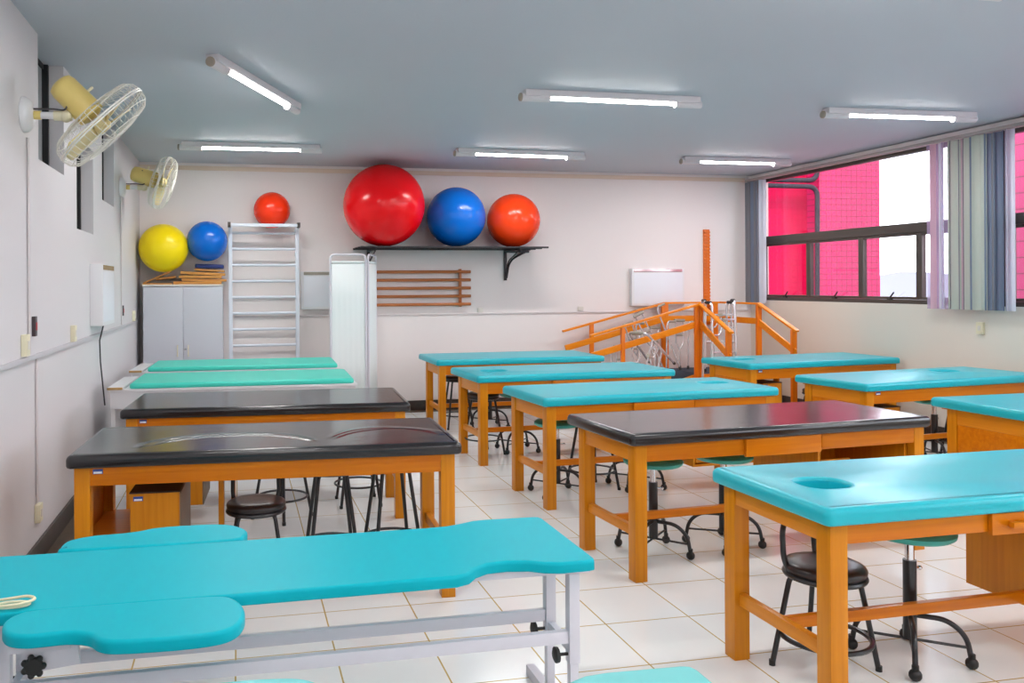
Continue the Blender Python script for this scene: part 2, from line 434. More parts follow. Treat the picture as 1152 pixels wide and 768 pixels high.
def pad(name, outline, z0, z1, r, material, parent, hole=None, label=None):
    """cushion from a closed outline with rounded edges and, if given, a face hole"""
    mb = MB(); bm = mb.bm
    P = [Vector((x, y)) for x, y in outline]
    A = sum(P[i - 1].x * P[i].y - P[i].x * P[i - 1].y for i in range(len(P)))
    if A < 0: P = P[::-1]
    N = len(P)
    def nrm(Q):
        out = []
        for i in range(len(Q)):
            a = (Q[i] - Q[i - 1]).normalized(); b = (Q[(i + 1) % len(Q)] - Q[i]).normalized()
            t = (a + b); t = t.normalized() if t.length > 1e-6 else a
            out.append(Vector((t.y, -t.x)))
        return out
    nn = nrm(P)
    rb = r * .45
    lv = [(rb + .01, z0), (rb, z0), (rb * .3, z0 + rb * .3), (0, z0 + rb)]
    for k in range(7):
        t = k / 6 * PI / 2; lv.append((r * (1 - math.cos(t)), z1 - r + r * math.sin(t)))
    lv.append((r + .003, z1)); lv.append((r + .014, z1))
    loops = [[bm.verts.new((P[i].x - nn[i].x * ins, P[i].y - nn[i].y * ins, z)) for i in range(N)] for ins, z in lv]
    for A_, B_ in zip(loops, loops[1:]):
        for i in range(N):
            j = (i + 1) % N; bm.faces.new((A_[i], A_[j], B_[j], B_[i]))
    bm.faces.new(loops[0][::-1])
    if not hole:
        bm.faces.new(loops[-1])
    else:
        H = [Vector((x, y)) for x, y in hole]
        Ah = sum(H[i - 1].x * H[i].y - H[i].x * H[i - 1].y for i in range(len(H)))
        if Ah < 0: H = H[::-1]
        hn = nrm(H); K = len(H)
        hl = [(.026, z1), (.016, z1 + .003), (.007, z1 + .001), (.001, z1 - .006), (0, z1 - .014), (0, z0 + .012)]
        hls = [[bm.verts.new((H[i].x + hn[i].x * o_, H[i].y + hn[i].y * o_, z)) for i in range(K)] for o_, z in hl]
        for A_, B_ in zip(hls, hls[1:]):
            for i in range(K):
                j = (i + 1) % K; bm.faces.new((A_[i], A_[j], B_[j], B_[i]))
        bm.faces.new(hls[-1])
        es = []
        for Lp in (loops[-1], hls[0]):
            for i in range(len(Lp)):
                es.append(bm.edges.get((Lp[i], Lp[(i + 1) % len(Lp)])))
        bmesh.ops.triangle_fill(bm, edges=es, use_beauty=True)
    return mb.build(name, material, parent, label, smooth=60)

def empty(name, label, cat, loc=(0, 0, 0), rz=0., group=None):
    o = bpy.data.objects.new(name, None); COL.objects.link(o)
    o.empty_display_size = .1
    o.location = loc; o.rotation_euler = (0, 0, rz); o['label'] = label; o['category'] = cat
    if group: o['group'] = group
    return o
def tag(o, label, cat, group=None, kind=None):
    o['label'] = label; o['category'] = cat
    if group: o['group'] = group
    if kind: o['kind'] = kind
    return o
def struct(o): o['kind'] = 'structure'; return o
def kids(o): return [c for c in bpy.data.objects if c.parent == o]
def dup(root, loc, rz, label, group=None, scale=None):
    tree = {}
    for c in bpy.data.objects: tree.setdefault(c.parent, []).append(c)
    def cp(o, par):
        c = o.copy(); COL.objects.link(c); c.parent = par
        for k in tree.get(o, []): cp(k, c)
        return c
    r = cp(root, None)
    r.location = loc; r.rotation_euler = (0, 0, rz); r['label'] = label
    if group: r['group'] = group
    if scale: r.scale = scale
    return r

# ------------------------------------------------------------------ room shell
XL, XR, YB, YF, HC = -1.118, 6.781, 10.009, -2.6, 3.0

def holed_wall(name, material, axis, p0, p1, u0, u1, z0, z1, holes):
    """wall slab between p0 (room side) and p1 with rectangular openings; axis = normal axis"""
    us = sorted({u0, u1, *[h[0] for h in holes], *[h[1] for h in holes]})
    zs = sorted({z0, z1, *[h[2] for h in holes], *[h[3] for h in holes]})
    solid = {}
    for i in range(len(us) - 1):
        for j in range(len(zs) - 1):
            cu, cz = (us[i] + us[i + 1]) / 2, (zs[j] + zs[j + 1]) / 2
            solid[i, j] = not any(h[0] < cu < h[1] and h[2] < cz < h[3] for h in holes)
    mb = MB()
    def pt(p, u, z): return (p, u, z) if axis == 'x' else (u, p, z)
    for (i, j), s in solid.items():
        if not s: continue
        a, b, c, d = us[i], us[i + 1], zs[j], zs[j + 1]
        for p in (p0, p1): mb.quad([pt(p, a, c), pt(p, b, c), pt(p, b, d), pt(p, a, d)])
        for (di, dj), q in {(-1, 0): [(a, c), (a, d)], (1, 0): [(b, c), (b, d)], (0, -1): [(a, c), (b, c)], (0, 1): [(a, d), (b, d)]}.items():
            if not solid.get((i + di, j + dj), False):
                (ua, za), (ub, zb) = q
                mb.quad([pt(p0, ua, za), pt(p0, ub, zb), pt(p1, ub, zb), pt(p1, ua, za)])
    bmesh.ops.remove_doubles(mb.bm, verts=mb.bm.verts, dist=1e-5)
    return struct(mb.build(name, material, smooth=30))

struct(MB().box(XL - .2, XR + .2, YF - .2, YB + .2, -.12, 0).build('floor', M['floor']))
struct(MB().box(XL - .2, XR + .2, YF - .2, YB + .2, HC, HC + .15).build('ceiling', M['ceiling']))
struct(MB().box(XL - .2, XR + .2, YB, YB + .2, 0, HC).build('wall_back', M['wall']))
struct(MB().box(XL - .2, XR + .2, YF - .2, YF, 0, HC).build('wall_front', M['wall']))
slots = [(5.06, 5.77, 2.285, HC), (6.20, 6.88, 1.965, 2.62), (7.32, 8.0, 2.285, HC)]
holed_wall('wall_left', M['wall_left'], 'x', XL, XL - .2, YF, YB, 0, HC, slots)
WB, WT = 1.325, 2.925
wins = [(2.2, 9.88, WB, WT), (-2.0, 1.85, WB, WT)]
holed_wall('wall_right', M['wall_warm'], 'x', XR, XR + .18, YF, YB, 0, HC, wins)

# baseboards and floor border strips
struct(MB().box(XL, XL + .015, YF, YB, 0, .125, .003).build('baseboard_left', M['granite']))
struct(MB().box(XR - .015, XR, YF, YB, 0, .125, .003).build('baseboard_right', M['granite']))
struct(MB().box(XL + .016, XR - .016, YB - .015, YB, 0, .125, .003).build('baseboard_back', M['granite']))
struct(MB().box(XL + .016, XL + .14, YF, YB - .016, 0, .004).build('trim_1', M['strip']))
struct(MB().box(XR - .14, XR - .016, YF, YB - .016, 0, .004).build('trim_2', M['strip']))
struct(MB().box(XL + .141, XR - .141, YB - .14, YB - .016, 0, .004).build('trim_3', M['strip']))
struct(MB().box(XL + .001, XR - .09, YB - .022, YB, 2.915, 2.965, .003).build('trim_4', M['mould']))
# thin moulding edge at the very top of the back wall and the painted strip over the windows
struct(MB().box(XR - .05, XR, YF, YB - .03, 2.935, 2.99, .003).build('trim_5', M['wall']))

# slot windows of the left wall
for i, (a, b, c, d) in enumerate(slots):
    x = XL - .115
    f = MB()
    f.box(x - .03, x, a, a + .03, c, d, 0).box(x - .03, x + .025, b - .03, b, c, d, 0).box(x - .03, x, a + .03, b - .03, c, c + .03, 0).box(x - .03, x, a + .03, b - .03, d - .03, d, 0)
    fo = struct(f.build('window_%d' % (i + 1), M['window_black']))
    MB().box(x - .02, x - .012, a + .031, b - .031, c + .031, d - .031).build('pane', M['frosted'], fo)

# windows of the right wall
def window(idx, y0, y1):
    x0, x1 = XR + .05, XR + .11
    TR0, TR1 = 2.065, 2.165
    f = MB()
    f.box(x0, x1, y0, y0 + .05, WB, WT, .003).box(x0, x1, y1 - .05, y1, WB, WT, .003)
    f.box(x0, x1, y0 + .05, y1 - .05, WB, WB + .045, .003).box(x0, x1, y0 + .05, y1 - .05, WT - .04, WT, .003)
    f.box(x0 - .01, x1 + .01, y0 + .05, y1 - .05, TR0, TR1, .003)
    fo = struct(f.build('window_%d' % idx, M['frame_dark']))
    MB().box(XR + .075, XR + .081, y0 + .051, y1 - .051, TR1 + .001, WT - .041).build('pane', M['glass'], fo)
    n = max(2, round((y1 - y0) / .8)); st = []
    if idx == 4: ys = [6.35, 7.25, 8.06, 8.93, 9.83]
    else: ys = [y0 + .05 + (y1 - y0 - .1) * k / n for k in range(n + 1)]
    for k, (a, b) in enumerate(zip(ys, ys[1:])):
        s = MB()
        s.box(x0 + .005, x1 - .005, a + .002, a + .038, WB + .047, TR0 - .002, .003).box(x0 + .005, x1 - .005, b - .038, b - .002, WB + .047, TR0 - .002, .003)
        s.box(x0 + .005, x1 - .005, a + .038, b - .038, WB + .047, WB + .075, .003).box(x0 + .005, x1 - .005, a + .038, b - .038, TR0 - .03, TR0 - .002, .003)
        so_ = s.build('sash', M['frame_dark'], fo)
        MB().box(XR + .075, XR + .081, a + .039, b - .039, WB + .076, TR0 - .031).build('pane', M['glass'], so_)
        c = (a + b) / 2 - .03
        h = MB().box(XR + .03, XR + .054, c - .03, c + .03, WB + .045, WB + .06, .002)
        h.beam((XR + .035, c, WB + .055), (XR + .01, c - .09, WB + .12), .012, .012, .002)
        h.build('latch', M['window_black'], so_)
window(4, 6.3, 9.88); window(5, 2.2, 6.298); window(6, -2.0, 1.85)

# ------------------------------------------------------------------ outside: pink tiled building, hills, town
def pinkb():
    root = empty('building', 'bright pink tiled building standing outside the window, left of the open sky', 'building', (11.75, 15.0, -7))
    m = MB()
    m.box(0, 1.44, 0, 7, 0, 16, 0)
    m.build('wall', M['pink'], root)
    MB().box(-4.5, -.002, .38, 7, 0, 16, 0).build('recessed_wall', M['pink_side'], root, label='deeper pink wall set back at the left')
    return root
pinkb()
pk = empty('building', 'pink tiled wall glimpsed at the right edge of the view past the blinds', 'building', (9.5, 4.2, -7))
MB().box(0, 3, 0, 4.75, 0, 16, 0).build('wall', M['pink_near'], pk)

def back_at(u, v, Y):
    dx = (u - 458.7) / 929.8; dz = (320.82 - v) / 929.8
    d = F + r_ * dx + u_ * dz
    t = Y / d.y
    return Vector((d.x * t, Y, 1.55 + d.z * t))
# tall pink pier right of the sky, seen past the blind
hill = MB()
for i in range(60):
    pass
prof = []
for k in range(61):
    a = R(20 + k * 1.6)
    h = 16 + 7 * math.sin(k * .33) + 4 * math.sin(k * .91 + 1) + 2 * math.sin(k * 2.3)
    prof.append((a, h))
for rr, hs in ((900, 1.0), (1150, 1.55)):
    V = []
    for a, h in prof:
        x, y = rr * math.sin(a), rr * math.cos(a)
        V.append((hill.bm.verts.new((x, y, -14)), hill.bm.verts.new((x * 1.03, y * 1.03, -2 + h * hs * .78)), hill.bm.verts.new((x * 1.15, y * 1.15, -14))))
    for A, B in zip(V, V[1:]):
        hill.bm.faces.new((A[0], B[0], B[1], A[1])); hill.bm.faces.new((A[1], B[1], B[2], A[2]))
tag(hill.build('hills', M['hill']), 'low hazy hills on the horizon beyond the window', 'hills', kind='structure')
g_ = MB().box(-200, 1400, -900, 1400, -14.5, -14)
tag(g_.build('ground', M['town']), 'pale hazy ground far below the window', 'ground', kind='structure')

# conduits on the pink building
def pipe(name, pts, r, label):
    return tag(MB().tube(fillet(pts, .22, 6), r, 10).build(name, M['pipe']), label, 'pipe', 'pipes on the pink building')

# ------------------------------------------------------------------ ceiling lights
def make_light(label, a, b):
    ax, ay = a; bx, by = b
    L = math.hypot(bx - ax, by - ay)
    root = empty('ceiling_light', label, 'ceiling light', ((ax + bx) / 2, (ay + by) / 2, HC), math.atan2(by - ay, bx - ax), 'fluorescent battens on the ceiling')
    h = L / 2
    m = MB(); m.box(-h + .02, h - .02, -.045, .045, -.050, -.001, .008)
    m.build('housing', M['fixture'], root)
    for x0, x1 in ((-h, -h + .22), (h - .22, h)):
        e = MB(); e.tube([(x0, 0, -.056), (x1, 0, -.056)], .030, 14)
        e.build('end_cover', M['fixture'], root)
    MB().lathe([(.031, 0), (.031, .012), (.024, .018)], (-h, 0, -.056), 14, axis=(-1, 0, 0)).build('end_cap', M['fixture_end'], root)
    MB().tube([(-h + .215, 0, -.050), (h - .215, 0, -.050)], .0205, 14).build('tube', M['tube'], root)
    la = bpy.data.lights.new('tube_lamp', 'AREA'); la.shape = 'RECTANGLE'; la.size = L - .45; la.size_y = .04; la.energy = LAMP_W; la.color = (1, .975, .95)
    lo = bpy.data.objects.new('tube_lamp', la); COL.objects.link(lo); lo.parent = root; lo.location = (0, 0, -.073)
    MB().box(-.10, .12, .045, .075, -.03, -.004, .004).build('clip', M['fixture'], root)
    return root
make_light('slanting fluorescent batten running away from the camera near the fans', (-.16, 5.27), (.465, 6.64))
make_light('fluorescent batten in the nearer row, mid ceiling', (2.07, 5.85), (3.54, 5.86))
make_light('fluorescent batten in the nearer row, closest to the windows', (4.76, 6.02), (6.20, 5.97))
make_light('fluorescent batten in the far row, above the cabinet and white ladder', (-.57, 8.55), (.85, 8.53))
make_light('fluorescent batten in the far row, above the balls on the shelf', (2.26, 8.48), (3.75, 8.54))
make_light('fluorescent batten in the far row, above the wooden ramp', (4.96, 8.61), (6.35, 8.60))
for k, (x, y) in enumerate([(2.17, 3.36), (-.7, 3.2), (4.8, 3.3), (-.6, .8), (2.1, .8), (4.8, .8), (-.6, -1.5), (2.1, -1.5), (4.8, -1.5)]):  # first one enters the view; the rest are unseen, kept for their light
    where = {3.36: 'above the front tables', 3.2: 'above the front tables', 3.3: 'above the front tables', .8: 'above the camera', -1.5: 'behind the camera'}[y]
    side = 'left wall side, unseen' if x < 0 else ('room centre, unseen' if x < 3 else 'window side, unseen')
    make_light('fluorescent batten at the top edge of the view' if k == 0 else 'fluorescent batten ' + where + ', ' + side, (x, y), (x + 1.47, y))

# ------------------------------------------------------------------ wood treatment tables
ZT = .775
def sticker(root, x, y, z, face='front', parent=None):
    m = MB(); m.box(x, x + .045, y - .002, y, z, z + .022, 0, M['label_blue'])
    m.box(x + .004, x + .041, y - .003, y - .002, z + .002, z + .011, 0, M['label_white'])
    return m.build('label_plate', None, root)

def table(label, loc, rz, L=1.9, D=.80, pm='teal', hole=None, style='C', ap=.10, pedestal='right', fd=.62, long_bar=True, handle=False):
    root = empty('treatment_table', label, 'treatment table', (*loc, 0), rz, 'padded wooden treatment tables')
    z1 = ZT; z0 = ZT - .062; az = z0 - ap
    x0, x1, y0 = .034, L - .034, .03; y1 = y0 + fd
    pad('padded_top', rrect(0, L, 0, D, .03), z0, z1, .026, M[pm], root, hole=hole)
    lw = .07
    for lx in (x0, x1 - lw):
        for ly in (y0, y1 - lw):
            MB().box(lx, lx + lw, ly, ly + lw, 0, z0, .004).build('leg', M['wood_z'], root)
    # apron boards between the legs
    for ya, yb in ((y0 + .004, y0 + .03), (y1 - .03, y1 - .004)):
        MB().box(x0 + lw, x1 - lw, ya, yb, az, z0, .003).build('apron', M['wood_x'], root)
    for xa, xb in ((x0 + .006, x0 + .034), (x1 - .034, x1 - .006)):
        MB().box(xa, xb, y0 + lw, y1 - lw, az, z0, .003).build('end_apron', M['wood_y'], root)
    MB().box(x0 + .01, x1 - .01, y0 + .01, D - .06, z0 - .012, z0 - .001).build('base_board', M['wood_x'], root)
    # H stretcher
    for lx in (x0 + .022, x1 - .052):
        MB().box(lx, lx + .03, y0 + lw, y1 - lw, .225, .275, .003).build('side_stretcher', M['wood_y'], root)
    ym = (y0 + y1) / 2
    if long_bar: MB().box(x0 + .053, x1 - .053, ym - .014, ym + .014, .228, .272, .003).build('long_stretcher', M['wood_x'], root)
    if style == 'C':
        # wide drawer front in the apron and a hanging cabinet towards the right end
        d = MB().box(.70, 1.19, y0 - .016, y0 + .003, az - .008, z0 - .002, .003)
        dr = d.build('drawer', M['wood_x'], root)
        if handle:
            h = MB().box(.76, 1.15, y0 - .048, y0 - .028, az + .022, az + .042, .002)
            h.box(.77, .79, y0 - .029, y0 - .015, az + .022, az + .042).box(1.12, 1.14, y0 - .029, y0 - .015, az + .022, az + .042)
            h.build('handle', M['wood_x'], dr)
        MB().box(1.205, x1 - lw - .005, y0 - .002, y0 + .003, az + .012, z0 - .004, .001).build('front_panel', M['wood_x'], root)
        px0, px1 = 1.22, x1 - lw - .01
    else:
        px0, px1 = x0 + lw + .01, .62
    if pedestal:
        zb = .21 if style == 'C' else .30
        c = MB()
        t = .018
        yb0, yb1 = y0 + .045, y1 - .035
        if style == 'C':
            c.box(px0, px0 + t, yb0, yb1, zb, az, .002); c.box(px1 - t, px1, yb0, yb1, zb, az, .002)
            c.box(px0 + t, px1 - t, yb0, yb1, zb, zb + t, .002); c.box(px0 + t, px1 - t, yb1 - t, yb1, zb + t, az, .002)
            cab = c.build('cabinet', M['wood_z'], root)
            MB().box(px0 + t + .002, px0 + t + .20, yb0 - .004, yb0 + .012, zb + .03, az - .07, .003).build('door', M['wood_z'], cab)
        else:
            # open shelf on the left, cupboard box beside it; dark sheet paints its shaded open top
            c.box(px0 - .075, px0 - .057, y0 + lw + .005, y1 - lw - .005, .28, az, .002)
            c.box(px0 - .05, .262, y0 + .10, y1 - .045, .345, .365, .002)
            cab = c.build('shelf', M['wood_x'], root)
            b = MB(); b.box(.265, .495, y0 + .11, y1 - .06, .12, .555, .003)
            bx = b.build('cupboard', M['wood_z'], root)
            MB().box(.262, .498, y0 + .105, y1 - .055, .556, .562, .001).build('cupboard_top_shade', M['open_top_shade'], bx)
            MB().box(.496, .502, y0 + .112, y1 - .062, .12, .553, .001).build('side_panel', M['side_brown'], bx, label='darker brown side panel')
            sticker(bx, .28, y0 + .109, .52)
            MB().box(.662, .69, y0 + .36, y0 + .42, 0, az, .003).build('support_board', M['wood_z'], root)
            # upper strip of the apron
            MB().box(x0 + lw, x1 - lw, y0 - .004, y0 + .003, z0 - .032, z0 - .001, .001).build('trim_strip', M['wood_x'], root)
            sticker(root, x0 + lw + .015, y0 - .004, z0 - .03)
    return root

table('black padded table at front left, its vinyl top creased in arcs', (-.787, 4.030), -.045, 1.87, .80, 'black_creased', style='L', ap=.088, long_bar=False)
table('black padded table at left, standing directly behind the creased black one', (-.742, 5.470), -.06, 1.86, .84, 'black_plain', style='L', ap=.088)
table('teal padded table in the middle column, farthest, in front of the back wall', (2.005, 8.310), .012, 1.88, .86, 'teal', ap=.10)
table('teal padded table in the middle column, second from the back wall', (1.986, 6.765), .045, 1.90, .80, 'teal', hole=rrect(.16, .40, .28, .46, .07), ap=.10)
table('teal padded table just behind the middle black one, face hole at its right end', (2.035, 5.330), .075, 1.92, .76, 'teal', hole=rrect(1.52, 1.76, .34, .50, .07), ap=.10)
table('black padded table in the middle column reflecting the pink window', (1.975, 3.925), .075, 1.96, .75, 'black_plain', ap=.09)
table('teal padded table at front right with an oval face hole at its left end', (1.965, 2.475), .02, 1.93, .70, 'teal', hole=rrect(.155, .345, .25, .42, .07), ap=.072, handle=True)
table('teal padded table nearest the window corner, with cupboard beneath', (4.83, 7.150), .10, 1.88, .76, 'teal', hole=rrect(.16, .38, .34, .52, .07), style='L', ap=.10)
table('teal padded table by the window, second from the far corner', (4.695, 5.480), .12, 1.95, .74, 'teal', hole=rrect(1.30, 1.52, .40, .58, .07), style='R', ap=.10)
t_ = table('teal padded table cut by the right edge of the view, with closed side panel', (4.60, 4.02), .03, 1.9, .76, 'teal', style='R', ap=.10)
MB().box(.046, .064, .035 + .08, .655 - .08, .10, .60, .002).build('side_panel', M['wood_z'], t_)
# ------------------------------------------------------------------ white cots with mint mattresses
def cot(label, loc, rz, L, D):
    root = empty('laminate_cot', label, 'cot', (*loc, 0), rz, 'white cots with mint cushions')
    zt = .755
    MB().box(0, L, 0, D, zt - .02, zt, .002).build('top_board', M['laminate'], root)
    MB().box(.012, L - .012, .012, .03, zt - .15, zt - .021, .002).build('front_rail', M['laminate'], root)
    MB().box(.012, L - .012, D - .03, D - .012, zt - .15, zt - .021, .002).build('back_rail', M['laminate'], root)
    for x in (.012, L - .042):
        MB().box(x, x + .03, .035, D - .035, 0, zt - .021, .002).build('end_panel', M['laminate'], root)
    MB().box(-.005, .115, .0, D * .92, zt + .001, zt + .019, .002).build('flap', M['laminate'], root)
    MB().box(-.008, .105, -.014, -.001, zt, zt + .018, .001).build('flap_edge', M['tan_edge'], root, label='raw brown board edge')
    pad('cushion', rrect(.15, L - .02, .015, D - .02, .04), zt + .001, zt + .042, .02, M['mint'], root)
    return root
cot('white laminate cot with mint cushion, the nearer of the two, behind the black tables', (-.99, 6.72), -.03, 1.93, .84)
cot('white laminate cot with mint cushion, the farther of the two, nearest the grey cabinet', (-.99, 8.03), -.03, 1.95, .80)

# ------------------------------------------------------------------ stools and chairs
def ringpts(r, z, n=40): return [(r * math.cos(2 * PI * i / n), r * math.sin(2 * PI * i / n), z) for i in range(n)]
def seat(r, z1, t, m, root):
    mb = MB(); mb.lathe([(0, z1), (r * .55, z1), (r * .85, z1 - .003), (r * .96, z1 - .010), (r, z1 - .02), (r * .985, z1 - .032), (r * .94, z1 - t)], n=40)
    return mb.build('seat', m, root, smooth=50)
G_T = 'round black four-legged stools'
def make_tall(label, x, y, rz):
    root = empty('round_stool', label, 'stool', (x, y, 0), rz, G_T)
    zs = .60; r = .148
    seat(r, zs, .042, M['black_seat'], root)
    MB().tube(ringpts(r - .012, zs - .052), .011, 8, closed=True).build('seat_ring', M['black_tube'], root)
    for a in (45, 135, 225, 315):
        c, s = math.cos(R(a)), math.sin(R(a))
        MB().tube(fillet([(c * .04, s * .04, zs - .055), (c * .105, s * .105, zs - .057), (c * .195, s * .195, .012)], .05, 6), .0105, 10).build('leg', M['black_tube'], root)
        MB().lathe([(.0125, 0), (.0125, .022)], (c * .197, s * .197, 0), 10).build('foot_cap', M['black_rubber'], kids(root)[-1])
    MB().tube(ringpts(.166, .152), .008, 8, closed=True).build('foot_ring', M['black_tube'], root)
    return root
T0 = make_tall('round black stool under the creased black table, left of two whose splayed legs show', .49, 4.50, 0)
for x, y, rz, lb in [(.83, 4.52, .1, 'round black stool under the creased black table, near its right legs'),
                     (.28, 5.60, R(45), 'round black stool with foot ring under the second black table, behind the low chair'),
                     (.83, 5.86, 0, 'round black stool under the second black table, by its right front leg'),
                     (2.33, 8.72, 0, 'round black stool under the farthest teal table by its left legs'),
                     (2.20, 7.31, .3, 'round black stool under the second teal table from the back wall'),
                     (2.63, 5.88, .25, 'round black stool between two green swivel stools, under the middle teal table'),
                     (6.34, 6.22, .3, 'round black stool under the window-side table at right')]:
    dup(T0, (x, y, 0), rz, lb, G_T, None if y < 4.6 else (1, 1, .94))

G_C = 'low black chairs with tube backs'
def make_low(label, x, y, rz):
    root = empty('low_chair', label, 'chair', (x, y, 0), rz, G_C)
    zs = .43; r = .155
    seat(r, zs, .045, M['black_seat'], root)
    MB().tube(ringpts(r - .008, zs - .052), .011, 8, closed=True).build('seat_ring', M['black_tube'], root)
    for a in (45, 135, 225, 315):
        c, s = math.cos(R(a)), math.sin(R(a))
        MB().tube(fillet([(c * .05, s * .05, zs - .055), (c * .13, s * .13, zs - .057), (c * .20, s * .20, .012)], .04, 6), .0105, 10).build('leg', M['black_tube'], root)
        MB().lathe([(.0125, 0), (.0125, .022)], (c * .202, s * .202, 0), 10).build('foot_cap', M['black_rubber'], kids(root)[-1])
    MB().tube(ringpts(.168, .13), .010, 8, closed=True).build('foot_ring', M['black_tube'], root)
    # tube hoop of the backrest, on the +y side
    pts = fillet([(-.11, .09, zs - .035), (-.122, .104, zs + .01), (-.120, .11, zs + .13), (-.06, .115, zs + .19), (.06, .115, zs + .19), (.120, .11, zs + .13), (.122, .104, zs + .01), (.11, .09, zs - .035)], .06, 6)
    MB().tube(pts, .011, 10).build('back_hoop', M['black_tube'], root)
    return root
C0 = make_low('low black chair with round seat under the front right teal table', 2.305, 2.925, R(25))
dup(C0, (.085, 4.42, 0), 0, 'low black chair with round seat under the creased black table', G_C)
dup(C0, (6.02, 7.72, 0), R(-60), 'low black chair under the teal table nearest the window corner', G_C)

G_S = 'green swivel stools on castors'
def make_swivel(label, x, y, rz):
    root = empty('swivel_stool', label, 'stool', (x, y, 0), rz, G_S)
    zs = .552
    mb = MB(); r = .168
    mb.lathe([(0, zs), (r * .6, zs), (r * .9, zs - .004), (r, zs - .018), (r * .98, zs - .032), (r * .9, zs - .042)], n=40)
    mb.build('seat', M['seat_green'], root, smooth=50)
    MB().lathe([(.08, zs - .05), (.08, zs - .043)], n=24).build('seat_plate', M['black_tube'], root)
    MB().tube([(0, 0, zs - .05), (0, 0, .40)], .0175, 14).build('chrome_post', M['chrome'], root)
    MB().tube([(0, 0, .41), (0, 0, .085)], .0255, 16).build('column', M['black_tube'], root)
    k = MB(); k.tube([(.02, 0, .37), (.05, 0, .37)], .006, 8).ball((.055, 0, .37), .010, seg=10)
    k.build('knob', M['chrome'], root)
    for a in (45, 135, 225, 315):
        c, s = math.cos(R(a)), math.sin(R(a))
        leg = MB().tube(fillet([(c * .02, s * .02, .185), (c * .13, s * .13, .185), (c * .195, s * .195, .13), (c * .21, s * .21, .045)], .06, 6), .0105, 10).build('leg', M['black_tube'], root)
        w = MB(); w.ball((c * .212, s * .212, .024), .024, seg=14)
        w.tube([(c * .212, s * .212, .04), (c * .212, s * .212, .062)], .013, 8)
        w.build('castor', M['black_rubber'], leg)
    b = MB()
    for a in (45, 135):
        c, s = math.cos(R(a)), math.sin(R(a)); b.tube([(-c * .205, -s * .205, .085), (c * .205, s * .205, .085)], .006, 8)
    b.build('brace_rod', M['black_tube'], root)
    return root
S0 = make_swivel('green swivel stool on castors under the front right teal table', 2.70, 2.92, .12)
for x, y, rz, lb in [(2.335, 4.385, -.05, 'green swivel stool under the middle black table, by its left legs'),
                     (2.805, 4.42, .28, 'green swivel stool under the middle black table, right of the first one there'),
                     (2.295, 5.755, .0, 'green swivel stool under the middle teal table, by its left legs'),
                     (2.965, 5.84, .05, 'green swivel stool behind the middle black table, under the teal one'),
                     (2.545, 7.36, .0, 'green swivel stool under the second teal table from the back wall'),
                     (2.68, 8.66, .1, 'green swivel stool under the farthest teal table'),
                     (5.88, 6.08, .4, 'green swivel stool under the window-side table at right')]:
    dup(S0, (x, y, 0), rz, lb, G_S)

# ------------------------------------------------------------------ adjustable teal couches in the foreground
CZ = .62
def couch(label, dx, dy, top, material, arms, end_x, cat='therapy couch'):
    root = empty('therapy_couch', label, cat, (dx, dy, 0), 0, 'adjustable couches with teal tops')
    pad('padded_top', top, CZ - .038, CZ, .012, material, root)
    for ar in arms:
        pad('arm_rest', smooth_outline(ar, n=5), CZ - .036, CZ + .002, .012, material, root)
    f = MB()
    f.box(-.72, end_x + .01, -.36, -.325, CZ - .068, CZ - .039, .003)
    f.box(-.72, end_x + .01, -.14, -.105, CZ - .068, CZ - .039, .003)
    f.box(-.72, -.685, -.325, -.14, CZ - .068, CZ - .039, .003); f.box(end_x - .025, end_x + .01, -.325, -.14, CZ - .068, CZ - .039, .003)
    f.build('frame', M['white_metal'], root)
    legs = [(-.70, -.342), (-.70, -.122), (end_x - .05, -.342), (end_x - .05, -.122)]
    for lx, ly in legs:
        lg = MB()
        lg.box(lx - .019, lx + .019, ly - .019, ly + .019, .24, CZ - .069, .003)
        lg.box(lx - .015, lx + .015, ly - .015, ly + .015, .04, .245, .002)
        lo = lg.build('leg', M['white_metal'], root)
        k = MB(); k.tube([(lx - .019, ly, .27), (lx - .055, ly, .27)], .006, 8)
        k.lathe([(.010, 0), (.026, .004), (.027, .016), (.014, .022)], (lx - .05, ly, .27), 12, axis=(-1, 0, 0))
        k.build('knob', M['black_rubber'], lo)
    for x in (-.70, end_x - .05):
        MB().box(x - .018, x + .018, -.52, .09, .0, .04, .003).build('foot_bar', M['white_metal'], root)
        MB().box(x - .013, x + .013, -.322, -.142, .27, .30, .003).build('cross_bar', M['white_metal'], root)
    MB().box(-.680, end_x - .070, -.134, -.110, .30, .342, .003).build('long_rail', M['white_metal'], root)
    MB().box(-.680, end_x - .070, -.354, -.330, .31, .352, .003).build('long_rail', M['white_metal'], root)
    # bracket of the arm rests
    for ya, yb, s in ((-.62, -.362, 1), (-.103, .18, 1)):
        b = MB(); b.beam((-.54, ya, CZ - .055), (-.54, yb, CZ - .055), .16, .026, .003)
        br = b.build('arm_bracket', M['white_metal'], root)
    MB().beam((-.585, -.60, CZ - .10), (-.44, -.60, CZ - .085), .02, .06, .003).build('arm_bracket', M['white_metal'], root)
    k = MB()
    prof = [(0, 0), (.022, .0), (.022, .018), (0, .018)]
    k.lathe([(.012, 0), (.024, .002), (.026, .008), (.024, .016), (.010, .020)], (-.555, -.612, CZ - .105), 16, axis=(0, -1, 0))
    for i in range(7):
        a = 2 * PI * i / 7; k.ball((-.555 + .025 * math.cos(a), -.622, CZ - .105 + .025 * math.sin(a)), .0095, seg=10)
    k.build('knob', M['black_rubber'], root)
    return root
